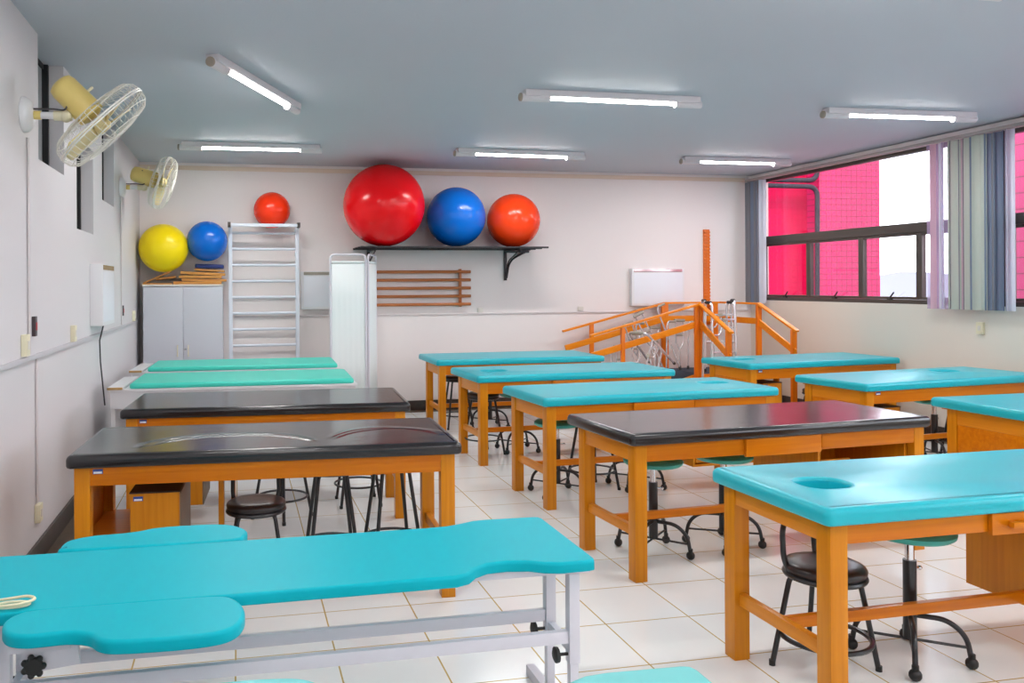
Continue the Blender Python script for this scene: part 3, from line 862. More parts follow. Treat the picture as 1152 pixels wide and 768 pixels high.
# outlines are relative to (0, 3.04)
def sub(pts, dx, dy): return [(x - dx, y - dy) for x, y in pts]
near_arm = sub([(-.645, 2.47), (-.625, 2.53), (-.56, 2.553), (-.3, 2.553), (-.09, 2.551), (-.02, 2.52), (.012, 2.43), (0, 2.335), (-.05, 2.282), (-.16, 2.268), (-.31, 2.277), (-.365, 2.30), (-.40, 2.345), (-.46, 2.368), (-.56, 2.366), (-.62, 2.40)], 0, 3.04)
far_arm = [(x, -y - (.48 + .0)) for x, y in near_arm]
far_arm = sub([(-.63, 3.15), (-.60, 3.108), (-.3, 3.099), (-.03, 3.103), (.018, 3.15), (.026, 3.21), (-.01, 3.275), (-.07, 3.315), (-.20, 3.33), (-.32, 3.322), (-.37, 3.295), (-.44, 3.278), (-.54, 3.268), (-.615, 3.225)], 0, 3.04)
def main_top(xr):
    p = [(-.95, 2.545), (.68, 2.555), (.725, 2.575), (.76, 2.62), (.81, 2.652), (.88, 2.658), (.95, 2.645), (1.0, 2.615), (1.06, 2.602), (1.152, 2.606),
         (1.174, 2.613), (1.183, 2.635), (1.183, 3.12), (1.174, 3.143), (1.152, 3.151), (.96, 3.158), (.90, 3.152), (.84, 3.125), (.78, 3.104), (.70, 3.098), (-.95, 3.09)]
    return sub([(x + xr, y) for x, y in p], 0, 3.04)
couch('long teal couch with arm rests across the front left, on white metal frame', 0, 3.04, main_top(0), M['teal_couch'], [near_arm, far_arm], 1.18)
top2 = main_top(-.10)
top2 = [p for p in top2]
fa2 = [(x + .19, y - .03) for x, y in far_arm]
couch('pale teal couch cut by the bottom edge, arm rest and end showing', 0, 1.735, top2, M['teal_pale'], [fa2], 1.08)

# cream cord loop on the couch
pts = [(-.655 - .08 * 0, 2.60, CZ + .006)]
cp = []
for i in range(40):
    a = 2 * PI * i / 40
    cp.append((-.652 + .048 * math.cos(a), 2.592 + .022 * math.sin(a), CZ + .0065))
loop = MB().tube(cp, .0045, 8, closed=True)
loop.tube(fillet([(-.80, 2.64, CZ + .0065), (-.70, 2.635, CZ + .0065), (-.615, 2.632, CZ + .0155), (-.585, 2.60, CZ + .0155), (-.62, 2.565, CZ + .0155), (-.75, 2.575, CZ + .0065)], .03, 5), .0045, 8)
tag(loop.build('cord', M['cord']), 'looped cream cord lying on the left end of the long teal couch', 'cord')

# ------------------------------------------------------------------ back wall: cabinet, ladder, boards, balls
cab = empty('cabinet', 'grey two-door cabinet against the back wall in the left corner', 'cabinet', (-1.045, 9.60, 0))
cw = .87
MB().box(0, cw, .02, .40, 0, 1.555, .003).build('body', M['cab_grey'], cab)
MB().box(-.004, cw + .004, -.004, .40, 1.556, 1.575, .002).build('top_edge', M['cab_top'], cab)
for i, (a, b) in enumerate(((.004, cw / 2 - .002), (cw / 2 + .002, cw - .004))):
    d = MB().box(a, b, 0, .019, .08, 1.545, .002).build('door', M['cab_grey'], cab)
    hx = cw / 2 - .062 if i == 0 else cw / 2 + .055
    h = MB().tube(fillet([(hx, -.001, .77), (hx, -.03, .77), (hx, -.03, .89), (hx, -.001, .89)], .015, 4), .006, 8)
    h.build('handle', M['cream_plastic'], d)
    if i == 1:
        MB().lathe([(.011, 0), (.011, .006), (.004, .007)], (cw / 2 + .022, -.0, .85), 12, axis=(0, -1, 0)).build('lock', M['chrome'], d)

lad = empty('rung_ladder', 'white metal wall ladder with nine rungs beside the grey cabinet', 'wall bars', (-.105, 9.78, 0))
lw_ = .80
for x in (-.005, lw_ - .037):
    MB().box(x, x + .042, 0, .05, 0, 2.255, .004).build('upright', M['white_bright'], lad)
for i in range(9):
    z = 2.20 - .0 if i == 0 else 2.20 - i * .2035
    z = 2.17 - (i) * .187 if i else 2.17
    MB().tube([(.03, .025, z), (lw_ - .03, .025, z)], .016, 12).build('rung', M['white_bright'], lad)
for z in (.5, .31):
    MB().tube([(.03, .025, z), (lw_ - .03, .025, z)], .016, 12).build('rung', M['white_bright'], lad)
MB().box(-.005, lw_ + .005, -.135, -.108, 2.235, 2.27, .003).build('top_bar', M['white_bright'], lad)
for x in (-.012, lw_ - .022):
    MB().box(x, x + .034, -.145, .05, 2.23, 2.285, .004).build('end_cap', M['frame_dark'], lad)
for x in (.0, lw_ - .032):
    MB().box(x, x + .032, .05, .225, 1.9, 1.95, .003).build('wall_bracket', M['white_bright'], lad)
    MB().box(x, x + .032, .05, .225, 2.19, 2.225, .003).build('wall_bracket', M['white_bright'], lad)

# boards and wedges piled on the cabinet
def board(label, x0, x1, y0, y1, z0, t, rx=0, ry=0, rz=0, m='board'):
    o = MB().box(-(x1 - x0) / 2, (x1 - x0) / 2, -(y1 - y0) / 2, (y1 - y0) / 2, 0, t, .003).build('wooden_board', M[m], None)
    o.location = ((x0 + x1) / 2, (y0 + y1) / 2, z0); o.rotation_euler = (rx, ry, rz)
    return tag(o, label, 'wooden board', 'boards piled on the cabinet')
CT = 1.575
board('thin wooden board lowest at the right of the pile on the cabinet', -.72, -.19, 9.66, 9.95, CT, .034)
board('wooden board second from the bottom at the right of the pile, shifted right', -.63, -.135, 9.68, 9.95, CT + .036, .026, 0, .02)
board('long wooden board in the middle of the pile, over the shifted one', -.66, -.19, 9.67, 9.94, CT + .070, .030, 0, .015)
board('upper long wooden board of the pile, tapering to the right', -.645, -.15, 9.69, 9.93, CT + .108, .030, 0, .05)
board('topmost short wooden board, directly under the navy pad', -.49, -.155, 9.68, 9.92, CT + .150, .018, 0, .06)
board('wooden board lying flat at the left under the yellow ball', -1.05, -.735, 9.66, 9.93, CT, .016)
board('wooden board leaning up steeply at the left end of the pile', -1.06, -.735, 9.70, 9.90, CT + .075, .016, 0, -.42)
board('short wooden board behind the leaning one, under the yellow ball', -.92, -.70, 9.74, 9.96, CT + .062, .022, 0, -.12)
o = pad('foam_pad', rrect(-.16, .16, -.11, .11, .03), 0, .045, .012, M['navy'], None)
o.location = (-.325, 9.80, CT + .185); o.rotation_euler = (0, .03, 0)
tag(o, 'navy foam pad on top of the wooden boards, under the blue ball', 'pad')

def ball(u, v, r, Y, m, label, name='exercise_ball', grp='big exercise balls'):
    c = back_at(u, v, Y)
    o = MB().ball((0, 0, 0), r, seg=64).build(name, M[m]); o.location = c; o.rotation_euler = (.5, .35, 0)
    p = MB().lathe([(.012, 0), (.013, .004), (.006, .006)], (0, 0, 0), 14, axis=(-.35, -.8, -.5))
    d = Vector((-.35, -.8, -.5)).normalized() * (r - .002)
    po = p.build('plug', M[m], o); po.location = d
    return tag(o, label, 'exercise ball', grp)
# shelf
shf = empty('iron_shelf', 'black iron shelf on the back wall carrying three big balls', 'shelf', (1.37, 9.35, 2.004))
sl = 2.27; sd = YB - 9.35
m = MB()
for y in (0, .22, .44, sd - .03):
    m.box(0, sl, y, y + .03, -.02, .0, .003)
m.build('shelf_rails', M['iron'], shf)
MB().box(.0, sl, 0.031, sd - .031, -.004, .0, .0).build('shelf_board', M['iron'], shf)
for x in (.17, 1.92):
    b = MB()
    b.box(x, x + .035, sd - .03, sd - .001, -.40, -.021, .003)
    b.box(x, x + .035, .04, sd - .031, -.045, -.021, .003)
    b.tube(fillet([(x + .017, sd - .035, -.36), (x + .017, sd - .12, -.16), (x + .017, .12, -.05)], .18, 8), .009, 8)
    b.build('bracket', M['iron'], shf)
# the right bracket is turned sideways in the photo: its brace spreads along the wall
b = MB()
b.tube(fillet([(1.955, sd - .02, -.37), (1.99, sd - .02, -.15), (2.18, sd - .02, -.05), (2.24, sd - .02, -.03)], .14, 8), .011, 8)
b.box(1.95, 2.25, sd - .035, sd - .005, -.05, -.022, .002)
b.build('side_brace', M['iron'], shf)
ball(432, 231, .478, 9.52, 'ball_red', 'largest ball, deep red, on the black shelf')
ball(513, 244, .355, 9.60, 'ball_blue', 'blue ball on the black shelf between two red balls')
ball(577.5, 248, .324, 9.62, 'ball_orange', 'orange-red ball at the right end of the black shelf')
ball(184, 279, .272, 9.70, 'ball_yellow', 'yellow ball on the wooden boards above the cabinet')
ball(233, 271.3, .228, 9.72, 'ball_blue', 'small blue ball on the navy pad above the cabinet')
ball(306, 236.5, .211, 9.79, 'ball_small_red', 'small red ball resting on top of the white wall ladder')

# x-ray viewers on the walls
def viewer(label, loc, rz, w, h, d, slot):
    root = empty('film_viewer', label, 'light box', loc, rz, 'white wall light boxes')
    MB().box(0, w, -d, -.001, 0, h, .006).build('case', M['white_plastic'], root)
    MB().box(.03, w - .025, -d - .003, -d, .03, h - .06, .002).build('screen', M['panel'], root)
    MB().box(.03, w - .03, -d - .004, -d, h - .045, h - .008, .001).build('top_slot', slot, root)
    return root
viewer('white wall light box with a brown slot, on the left wall above the cot', (XL, 6.70, 1.25), R(90), .60, .48, .095, M['slot'])
viewer('white wall light box between the white ladder and the folding screen', (.735, YB, 1.27), 0, .60, .455, .07, M['slot_grey'])
viewer('white wall light box on the back wall behind the wooden ramp', (5.01, YB, 1.265), 0, .745, .485, .07, M['slot_pink'])

# wooden dowel rack
rk = empty('dowel_rack', 'rack of five brown wooden dowels on the back wall under the shelf', 'rack', (1.25, YB, 1.28))
for x in (.28, 1.445):
    MB().box(x, x + .03, -.055, -.001, -.0, .47, .004).build('holder', M['dowel'], rk)
for i in range(5):
    MB().tube([(.1, -.070, .032 + i * .1005), (1.585, -.070, .032 + i * .1005)], .019, 12).build('dowel', M['dowel'], rk)

# folding privacy screen
sc = empty('folding_screen', 'white folding screen with cloth panels, left of the dowel rack', 'screen', (1.01, 9.25, 0), 0)
def screen_panel(a, b, wav):
    a, b = Vector((*a, 0)), Vector((*b, 0)); H = 1.90
    pts = fillet([a + Vector((0, 0, .04)), a + Vector((0, 0, H)), b + Vector((0, 0, H)), b + Vector((0, 0, .04))], .06, 6)
    MB().tube(pts, .0125, 10).build('frame', M['white_metal'], sc)
    f = MB(); n = 40; N = b - a; nn_ = Vector((-N.y, N.x, 0)).normalized()
    rows = []
    for z in (.22, .6, 1.0, 1.4, H - .10):
        row = []
        for i in range(n + 1):
            t = .03 + .94 * i / n
            row.append(f.bm.verts.new(a + N * t + nn_ * wav * math.sin(i * .95 + z * .6) + Vector((0, 0, z))))
        rows.append(row)
    for A_, B_ in zip(rows, rows[1:]):
        for i in range(n): f.bm.faces.new((A_[i], A_[i + 1], B_[i + 1], B_[i]))
    o = f.build('cloth', M['curtain_cloth'], sc)
    md = o.modifiers.new('solid', 'SOLIDIFY'); md.thickness = .003
    MB().tube([a + N * .04 + Vector((0, 0, H - .085)), b - N * .04 + Vector((0, 0, H - .085))], .012, 8).build('cloth_rod', M['curtain_cloth'], sc)
    MB().tube([a + Vector((0, 0, .2)), b + Vector((0, 0, .2))], .010, 8).build('lower_rod', M['white_metal'], sc)
    for p in (a, b):
        MB().box(p.x - .02, p.x + .02, p.y - .12, p.y + .12, .0, .03, .004).build('foot', M['white_metal'], sc)
screen_panel((0, 0), (.40, 0), .0008)
screen_panel((.43, .02), (.57, .34), .016)

# peg board (finger ladder) on the back wall
pg = empty('finger_ladder', 'tall orange notched finger ladder on the back wall behind the ramp', 'finger ladder', (6.07, YB, 1.0))
MB().box(0, .085, -.025, -.001, 0, 1.27, .002).build('board', M['orange_z'], pg)
for i in range(28):
    z = .02 + i * .0445
    MB().box(.003, .082, -.046, -.026, z, z + .022, .002).build('step', M['orange_z'], pg)

# ------------------------------------------------------------------ wooden ramp with stairs
rp = empty('exercise_ramp', 'orange wooden exercise ramp with steps and handrails in the far right corner', 'ramp', (0, 0, 0))
XA, XD, YA, Y2 = 5.44, 6.22, 9.10, 9.86
DZ, RZ = .45, 1.30
m = MB()
m.box(XA, XD, YA, Y2, DZ - .03, DZ, .003)
m.box(XA, XD, YA, YA + .02, 0, DZ - .03); m.box(XA, XD, Y2 - .02, Y2, 0, DZ - .03); m.box(XD - .02, XD, YA + .02, Y2 - .02, 0, DZ - .03)
m.build('platform', M['orange_x'], rp)
MB().box(XA + .02, XD - .02, YA + .03, Y2 - .03, DZ + .001, DZ + .006).build('deck_mat', M['deck'], rp, label='dark anti-slip mat on the platform')
m = MB(); xs = 4.02
m.beam((xs, (YA + Y2) / 2, .02), (XA - .003, (YA + Y2) / 2, DZ - .015), Y2 - YA - .04, .025, 0)
for y in (YA + .01, Y2 - .01):
    V = [m.bm.verts.new(p) for p in ((xs, y - .01, 0), (XA - .002, y - .01, 0), (XA - .002, y - .01, DZ), (xs, y - .01, .03), (xs, y + .01, 0), (XA - .002, y + .01, 0), (XA - .002, y + .01, DZ), (xs, y + .01, .03))]
    for f in ((0, 1, 2, 3), (7, 6, 5, 4), (0, 4, 5, 1), (1, 5, 6, 2), (2, 6, 7, 3), (3, 7, 4, 0)): m.bm.faces.new([V[i] for i in f])
m.build('ramp_deck', M['orange_x'], rp)
m = MB(); m.beam((xs + .03, (YA + Y2) / 2, .041), (XA - .01, (YA + Y2) / 2, DZ + .005), Y2 - YA - .10, .006, 0)
m.build('ramp_mat', M['deck'], rp, label='dark anti-slip strip on the slope')
for i in range(2):
    z = DZ - .15 * (i + 1); y1_ = YA - .27 * i; y0_ = y1_ - .27
    st = MB().box(XA + .02, XD - .02, y0_, y1_ - .001, z - .025, z, .003).box(XA + .03, XD - .03, y0_ + .02, y0_ + .04, 0, z - .026)
    st.box(XA + .03, XA + .05, y0_ + .04, y1_ - .002, 0, z - .026).box(XD - .05, XD - .03, y0_ + .04, y1_ - .002, 0, z - .026)
    st.build('step', M['orange_x'], rp)
def post(x, y, zt, w=.055, zb=0.):
    MB().box(x - w / 2, x + w / 2, y - .02, y + .02, zb, zt, .003).build('post', M['orange_z'], rp)
def rail(a, b, top=True):
    if top: MB().beam(a, b, .055, .024, .003).build('handrail', M['orange_x'], rp)
    else: MB().beam(a, b, .022, .075, .003).build('lower_rail', M['orange_x'], rp)
yf, yb = YA - .03, Y2 + .025
# posts
post(XA - .03, yf, RZ - .01, .05); post(XA + .03, yf - .001, RZ - .01, .05)
post(XA, yb, RZ - .01, .09); post(XD - .06, yb, RZ - .01, .08)
post(XD + .03, yf, RZ - .01, .06); post(4.45, yf, 1.03, .045); post(4.42, yb, 1.06, .05)
YE = 8.42
post(XA - .02, YE, 1.015, .06); post(XD + .03, YE, 1.015, .06)
s_ = (.955 - RZ) / (4.05 - XA)
rail((4.04, yf, .945), (XA, yf, RZ)); rail((4.03, yb, .955), (XA, yb, RZ)); rail((XA, yb, RZ), (XD + .03, yb, RZ)); rail((XD + .03, yb, RZ), (XD + .03, yf, RZ))
rail((XA + .02, yf, RZ), (XA - .02, YE - .06, .995)); rail((XD + .03, yf, RZ), (XD + .03, YE - .06, 1.0))
dz = .235
rail((4.07, yf + .01, .945 - dz), (XA, yf + .01, RZ - dz), False); rail((4.06, yb - .01, .955 - dz + .02), (XA, yb - .01, RZ - dz + .03), False)
rail((XA, yb - .01, RZ - dz + .03), (XD + .03, yb - .01, RZ - dz + .03), False); rail((XD + .03, yb, RZ - dz + .02), (XD + .03, yf, RZ - dz + .02), False)
rail((XA + .02, yf, RZ - dz), (XA - .02, YE - .03, .995 - dz - .04), False); rail((XD + .03, yf, RZ - dz + .01), (XD + .03, YE - .03, .995 - dz), False)

# walkers, crutches and canes stored on the ramp
def walker(label, x, y, z, rz, lean=0., fold=.12, w=.50, h=.86, grip='black_rubber'):
    root = empty('walking_frame', label, 'walking frame', (x, y, z), rz, 'aluminium walking frames')
    root.rotation_euler = (lean, 0, rz)
    for s, dy in ((-1, 0), (1, 0)):
        for yy in (-fold, fold):
            pass
        pts = fillet([(s * w / 2, -fold, .03), (s * w / 2 * .9, -fold * .7, h), (s * w / 2 * .9, fold * .7, h), (s * w / 2, fold, .03)], .07, 6)
        side = MB().tube(pts, .015, 10).build('side_frame', M['alu'], root)
        MB().tube([(s * w / 2 * .9, -fold * .5, h), (s * w / 2 * .9, fold * .5, h)], .019, 10).build('grip', M[grip], side)
        for yy in (-fold, fold):
            MB().lathe([(.019, 0), (.017, .04)], (s * w / 2, yy, 0), 10).build('rubber_tip', M['black_rubber'], side)
    for z_ in (h * .80, h * .42):
        MB().tube([(-w / 2 * .93, -fold * .8, z_), (w / 2 * .93, -fold * .8, z_)], .0115, 8).build('cross_bar', M['alu'], root)
    MB().tube(fillet([(-w / 2 * .93, -fold * .8, h * .62), (-.06, -fold * .8, h * .62), (0, -fold * .8, h * .78), (.06, -fold * .8, h * .62), (w / 2 * .93, -fold * .8, h * .62)], .04, 4), .009, 8).build('cross_brace', M['alu'], root)
    MB().box(-.025, .025, -fold * .8 - .02, -fold * .8 + .02, h * .775, h * .82, .004).build('latch', M['slot_grey'], root)
    return root
walker('folded aluminium walking frame standing on the steps, nearest the stair rail', 5.66, 8.98, .302, R(8), 0, .09, .36, 1.02)
walker('folded aluminium walking frame leaning behind the first one, black grips up', 5.86, 9.32, DZ + .008, R(-12), 0, .08, .40, .88)
wk = walker('aluminium walking frame lying tipped over on the ramp slope', 5.13, 9.46, .40, R(90), 0, .16, .48, .80, 'slot_grey')
wk.rotation_euler = (R(0), R(-58), R(38)); wk.location = (5.02, 9.30, .37)
def rz_at(x): return .03 + (x - xs) / (XA - xs) * (DZ - .03) + .012
def crutch(label, x, y, tx, ty, h, kind):
    root = empty('crutch', label, 'crutch', (x, y, rz_at(x) if x < XA else DZ + .008), 0, 'crutches stored on the ramp')
    d = Vector((tx, ty, math.sqrt(max(.01, 1 - tx * tx - ty * ty))))
    root.rotation_mode = 'QUATERNION'; root.rotation_quaternion = Vector((0, 0, 1)).rotation_difference(d)
    m = MB()
    if kind == 'arm':
        m.tube([(0, 0, .03), (0, 0, h * .45)], .010, 8)
        m.tube([(-.006, 0, h * .4), (-.05, 0, h * .55), (-.05, 0, h)], .009, 8)
        m.tube([(.006, 0, h * .4), (.05, 0, h * .55), (.05, 0, h)], .009, 8)
        m.build('tubes', M['alu'], root)
        MB().tube([(-.07, 0, h), (.07, 0, h)], .02, 10).build('arm_pad', M['slot_grey'], root)
        MB().tube([(-.05, 0, h * .7), (.05, 0, h * .7)], .014, 10).build('grip', M['slot_grey'], root)
    else:
        m.tube(fillet([(0, 0, .03), (0, 0, h), (.02, 0, h + .05), (.10, 0, h + .05)], .03, 5), .011, 8)
        m.build('tubes', M['alu'], root)
        MB().tube([(.03, 0, h + .05), (.12, 0, h + .05)], .016, 8).build('grip', M['slot_grey'], root)
    MB().lathe([(.018, 0), (.015, .04)], n=10).build('rubber_tip', M['black_rubber'], root)
    return root
cl = [(4.56, 9.62, .02, .02, .52, 'cane', 'short cane standing at the low end of the ramp, behind the first post'),
      (4.74, 9.66, -.10, .02, .50, 'arm', 'short crutch leaning left, near the low end of the ramp'),
      (4.90, 9.60, .03, .10, .62, 'arm', 'upright crutch left of the rear middle post'),
      (5.00, 9.72, -.05, .05, .66, 'cane', 'cane standing next to the upright crutch'),
      (5.10, 9.80, -.32, -.04, .72, 'arm', 'crutch leaning far left in the middle of the pile'),
      (5.20, 9.70, .02, .05, .60, 'arm', 'crutch at the foot of the rear middle post'),
      (5.30, 9.62, -.42, .05, .82, 'arm', 'long crutch leaning steeply left across the pile'),
      (5.36, 9.70, .03, .02, .58, 'cane', 'cane right of the rear middle post'),
      (5.50, 9.60, -.36, .05, .80, 'cane', 'long cane leaning left on the platform'),
      (5.55, 9.70, .02, .05, .62, 'arm', 'crutch standing on the platform behind the corner post'),
      (5.64, 9.66, .04, .04, .55, 'cane', 'cane standing on the platform, right of the last crutch')]
for x, y, tx, ty, h, k, lb in cl: crutch(lb, x, y, tx, ty, h, k)
# white carton behind the steps
bx = MB().box(5.93, 6.16, 9.52, 9.62, DZ + .007, DZ + .34, .004).build('box', M['white_plastic'])
tag(bx, 'white flat box standing on the ramp platform behind the walking frames', 'box')

# ------------------------------------------------------------------ left wall fittings
def conduit(name, pts, r, m, label, flat=False):
    return tag(MB().tube(pts, r, 8).build(name, m), label, 'conduit')
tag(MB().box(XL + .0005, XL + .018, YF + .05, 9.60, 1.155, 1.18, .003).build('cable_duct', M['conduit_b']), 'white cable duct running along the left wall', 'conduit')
tag(MB().box(-.05, XR - .05, YB - .0165, YB - .0005, 1.180, 1.198, .003).build('cable_duct', M['conduit']), 'cable duct running along the back wall', 'conduit')
conduit('conduit', [(XL + .008, 4.79, 1.185), (XL + .008, 4.79, 2.36)], .007, M['conduit'], 'vertical conduit below the nearer wall fan')
conduit('conduit', [(XL + .008, 4.95, .345), (XL + .008, 4.95, 1.15)], .007, M['conduit'], 'vertical conduit dropping to the low socket on the left wall')
conduit('conduit', [(XL + .008, 8.40, 1.185), (XL + .008, 8.40, 2.44)], .007, M['conduit'], 'vertical conduit below the farther wall fan')
def plate(label, pos, axis, w, h, m, t=.03, cat='socket', grp='sockets and switches'):
    x, y, z = pos; mb = MB()
    if axis == 'L': mb.box(x + .0005, x + t, y - w / 2, y + w / 2, z - h / 2, z + h / 2, .004)
    elif axis == 'R': mb.box(x - t, x - .0005, y - w / 2, y + w / 2, z - h / 2, z + h / 2, .004)
    else: mb.box(x - w / 2, x + w / 2, y - t, y - .0005, z - h / 2, z + h / 2, .004)
    o = tag(mb.build('socket', m), label, cat, grp)
    n_ = MB()
    if axis == 'L': n_.box(x + t, x + t + .004, y - w * .2, y + w * .2, z - h * .2, z + h * .2, .001)
    elif axis == 'R': n_.box(x - t - .004, x - t, y - w * .2, y + w * .2, z - h * .2, z + h * .2, .001)
    else: n_.box(x - w * .2, x + w * .2, y - t - .004, y - t, z - h * .2, z + h * .2, .001)
    n_.build('rocker', M['cab_top'] if m != M['sock'] else M['red_plug'], o)
    return o
plate('cream socket on the left wall duct, nearest the camera', (XL, 4.68, 1.245), 'L', .075, .115, M['cream_plastic'])
plate('cream socket on the left wall duct, before the wall light box', (XL, 5.98, 1.235), 'L', .075, .11, M['cream_plastic'])
plate('cream socket on the left wall duct, beyond the wall light box', (XL, 9.3, 1.24), 'L', .075, .11, M['cream_plastic'])
plate('cream socket low on the left wall at the end of the conduit', (XL, 4.95, .29), 'L', .075, .10, M['cream_plastic'])
plate('small dark switch on the left wall under the nearer fan', (XL, 4.90, 1.335), 'L', .05, .11, M['sock'], .02)
plate('small dark switch on the left wall beyond the wall light box', (XL, 8.46, 1.32), 'L', .05, .10, M['sock'], .02)
plate('cream socket on the back wall below the dowel rack', (2.975, YB, 1.235), 'B', .07, .055, M['cab_top'])
plate('cream socket on the back wall left of the ramp rail', (4.32, YB, 1.235), 'B', .07, .055, M['cab_top'])
plate('cream socket on the window wall near the far corner', (XR, 9.72, .80 + .17), 'R', .08, .12, M['cream_plastic'])
plate('small cream socket on the window wall under the gathered blinds', (XR, 6.47, 1.12), 'R', .07, .11, M['cream_plastic'])
cd = MB().tube([(XL + .05, 7.02, 1.245), (XL + .02, 7.02, 1.12), (XL + .025, 7.02, .95), (XL + .06, 7.0, .60)], .006, 8)
tag(cd.build('power_cord', M['wire']), 'dark power cord hanging from the light box on the left wall', 'cord')

# ------------------------------------------------------------------ wall fans
def fan(label, y, z, yaw_, tilt, arm, R_=.285):
    """axis of the fan points to +x rotated by yaw_ about z and tilted down"""
    root = empty('wall_fan', label, 'fan', (XL, y, z), 0, 'yellowed wall fans with white cages')
    MB().lathe([(.095, 0.001), (.092, .02), (.07, .045), (.035, .055)], (0, 0, 0), 28, axis=(1, 0, 0)).build('wall_plate', M['white_plastic'], root)
    a = MB(); a.tube([(.05, 0, 0), (.09, 0, 0)], .024, 12, m=M['yellow_plastic']); a.tube([(.085, 0, 0), (arm - .04, 0, 0)], .019, 12, m=M['white_plastic'])
    a.tube([(arm - .06, 0, .0), (arm + .03, 0, .0)], .027, 12, m=M['cream_plastic'])
    a.build('arm', None, root)
    ax = Vector((math.cos(tilt) * math.cos(yaw_), math.cos(tilt) * math.sin(yaw_), -math.sin(tilt)))
    q = Vector((1, 0, 0)).rotation_difference(ax)
    up = q @ Vector((0, 0, 1))
    jt = Vector((arm, 0, 0)); hub = jt + up * .10
    j = MB(); j.tube([jt, hub], .026, 12); j.ball(jt, .035, seg=14)
    j.build('joint', M['cream_plastic'], root)
    mc = hub
    mo = MB().lathe([(0, -.155), (.045, -.153), (.068, -.14), (.076, -.11), (.080, .05), (.078, .085), (.04, .10), (.0, .10)], mc, 28, axis=ax)
    motor = mo.build('motor', M['yellow_plastic'], root, smooth=50)
    MB().lathe([(.008, 0), (.008, .03), (.004, .034)], mc + up * .078 - ax * .02, 10, axis=up).build('knob', M['cream_plastic'], motor)
    cc = hub + ax * .155     # cage centre
    # blades
    b = MB()
    sx_ = q @ Vector((0, 1, 0))
    for k in range(3):
        a0 = 2 * PI * k / 3 + .35
        rows = []
        for i in range(9):
            rr = .045 + (R_ - .075) * i / 8
            wdt = .055 + .085 * math.sin(min(1, i / 7) * PI * .62)
            row = []
            for j_ in range(7):
                t = (j_ / 6 - .5)
                ang = a0 + t * wdt * 2 / max(rr, .09)
                row.append(b.bm.verts.new(cc + (sx_ * math.cos(ang) + up * math.sin(ang)) * rr + ax * (t * .05)))
            rows.append(row)
        for A_, B_ in zip(rows, rows[1:]):
            for j_ in range(6): b.bm.faces.new((A_[j_], A_[j_ + 1], B_[j_ + 1], B_[j_]))
    bo = b.build('blades', M['blade'], root)
    md = bo.modifiers.new('solid', 'SOLIDIFY'); md.thickness = .003
    MB().lathe([(.045, -.03), (.048, .02), (.03, .035), (0, .038)], cc, 20, axis=ax).build('hub', M['blade'], root)
    # cage
    def cpt(ang, rr, dd): return cc + (sx_ * math.cos(ang) + up * math.sin(ang)) * rr + ax * dd
    def ring(mb, rr, dd, th): mb.tube([cpt(2 * PI * i / 48, rr, dd) for i in range(48)], th, 6, closed=True)
    for nm, sgn in (('rear_guard', -1), ('front_guard', 1)):
        g = MB()
        ring(g, R_, 0.006 * sgn, .005); ring(g, .06, sgn * .095, .004)
        ring(g, R_ * .62, sgn * .088, .0022); ring(g, R_ * .93, sgn * .055, .0022)
        nW = 44
        for i in range(nW):
            a_ = 2 * PI * i / nW
            g.tube([cpt(a_, R_, sgn * .008), cpt(a_, R_ * .97, sgn * .045), cpt(a_, R_ * .86, sgn * .075), cpt(a_, R_ * .5, sgn * .092), cpt(a_, .06, sgn * .095)], .0017, 4, caps=False)
        g.build(nm, M['cage'], root)
    MB().lathe([(.055, .0), (.055, .006), (0, .008)], cc + ax * .096, 24, axis=ax).build('badge', M['cage'], root)
    w = MB().tube(fillet([(.03, -.01, .03), (.16, -.03, .03), (arm + .01, -.04, .02), (arm + .02, -.05, .10), (arm - .01, -.06, .16)], .03, 5), .005, 6)
    w.build('cable', M['wire'], root)
    return root
fan('yellowed wall fan tilted down, the nearer and larger-looking one', 4.72, 2.47, R(10), R(45), .215)
fan('yellowed wall fan over the corner cabinet, the farther one', 8.42, 2.52, R(-3), R(18), .22, .26)

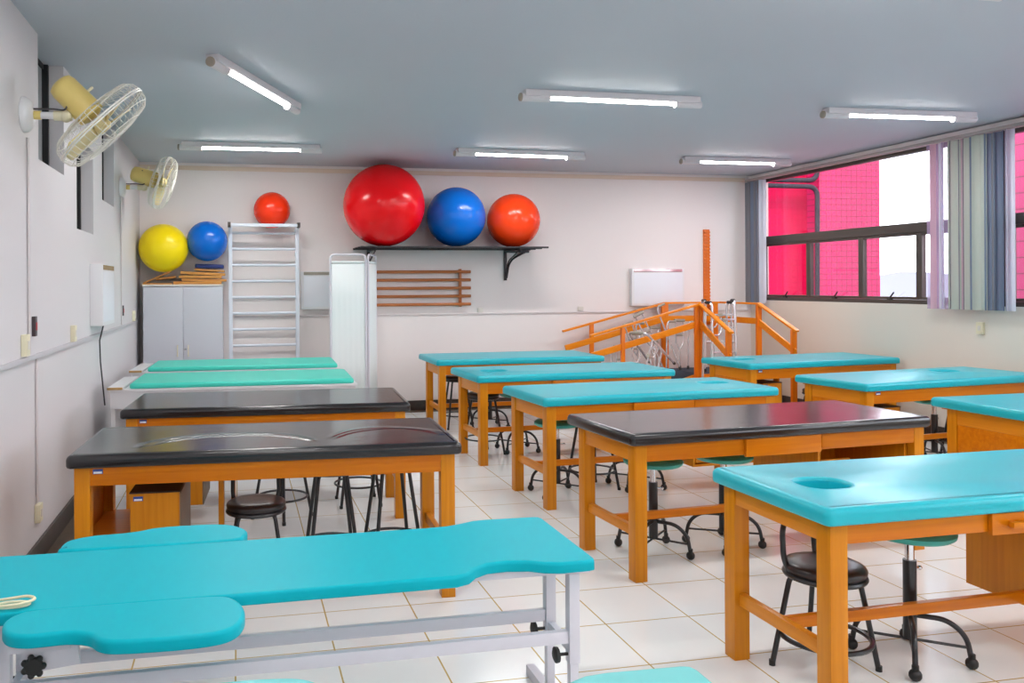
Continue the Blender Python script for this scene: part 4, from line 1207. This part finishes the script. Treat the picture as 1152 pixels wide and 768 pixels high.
# ------------------------------------------------------------------ vertical blinds
def blinds(label, specs, zb, zt):
    root = empty('vertical_blind', label, 'blind', (XR - .10, specs[0][0], zb), 0, 'bunched vertical blinds')
    y00 = specs[0][0]
    for y, w, ang, mk, dx in specs:
        m_ = MB(); a = R(ang); n = 4
        rows = []
        for z in (0, (zt - zb) * .5, zt - zb):
            row = []
            for i in range(n + 1):
                t = (i / n - .5) * w
                bow = .012 * (1 - (2 * i / n - 1) ** 2)
                row.append(m_.bm.verts.new((dx + math.sin(a) * t + bow * math.cos(a), y - y00 + math.cos(a) * t - bow * math.sin(a), z)))
            rows.append(row)
        for A_, B_ in zip(rows, rows[1:]):
            for i in range(n): m_.bm.faces.new((A_[i], A_[i + 1], B_[i + 1], B_[i]))
        o = m_.build('slat', M[mk], root)
    return root
specs = []
y = 6.93
seq = ['blind_sheer', 'blind_pink', 'blind_sheer', 'blind_white', 'blind_sheer', 'blind_grey', 'blind_cream', 'blind_cream', 'blind_grey', 'blind_pink', 'blind_cream', 'blind_blue', 'blind_cream', 'blind_cream', 'blind_cream',
       'blind_blue', 'blind_grey', 'blind_blue', 'blind_blue', 'blind_white', 'blind_white']  # order of slat tones, light falling across the bunch included
rnd = random.Random(3)
for i, k in enumerate(seq):
    last_ = i == len(seq) - 1
    specs.append((y, .10 if last_ else .085, 12 if last_ else rnd.choice((-38, -25, 30, 40, 15, -12)), k, rnd.uniform(-.012, .012)))
    y -= .0425
blinds('striped vertical blinds bunched together between the two windows', specs, 1.29, 2.90)
specs = []; y = 9.93
for i, k in enumerate(['blind_grey', 'blind_grey', 'blind_grey', 'blind_blue', 'blind_grey', 'blind_grey', 'blind_white', 'blind_white']):
    specs.append((y, .09, rnd.choice((-40, 35, 50, -20)), k, rnd.uniform(-.01, .01))); y -= .048
blinds('grey vertical blinds bunched in the far window corner', specs, 1.29, 2.90)
tag(MB().box(XR - .125, XR - .075, -2.3, YB - .06, 2.905, 2.935, .003).build('curtain_rail', M['track']), 'long grey curtain rail under the ceiling along the windows', 'curtain rail')

# pipes on the pink building, in front of its recess
def P3(u, v, Y): return back_at(u, v, Y)
pipe('pipe', [P3(845, 202, 14.9), P3(919.5, 203, 14.9), P3(919.5, 60, 14.9)], .05, 'grey pipe on the pink building that bends upwards')
pipe('pipe', [P3(845, 208, 14.9), P3(919.5, 210, 14.9), P3(919.5, 480, 14.9)], .05, 'grey pipe on the pink building that bends downwards')
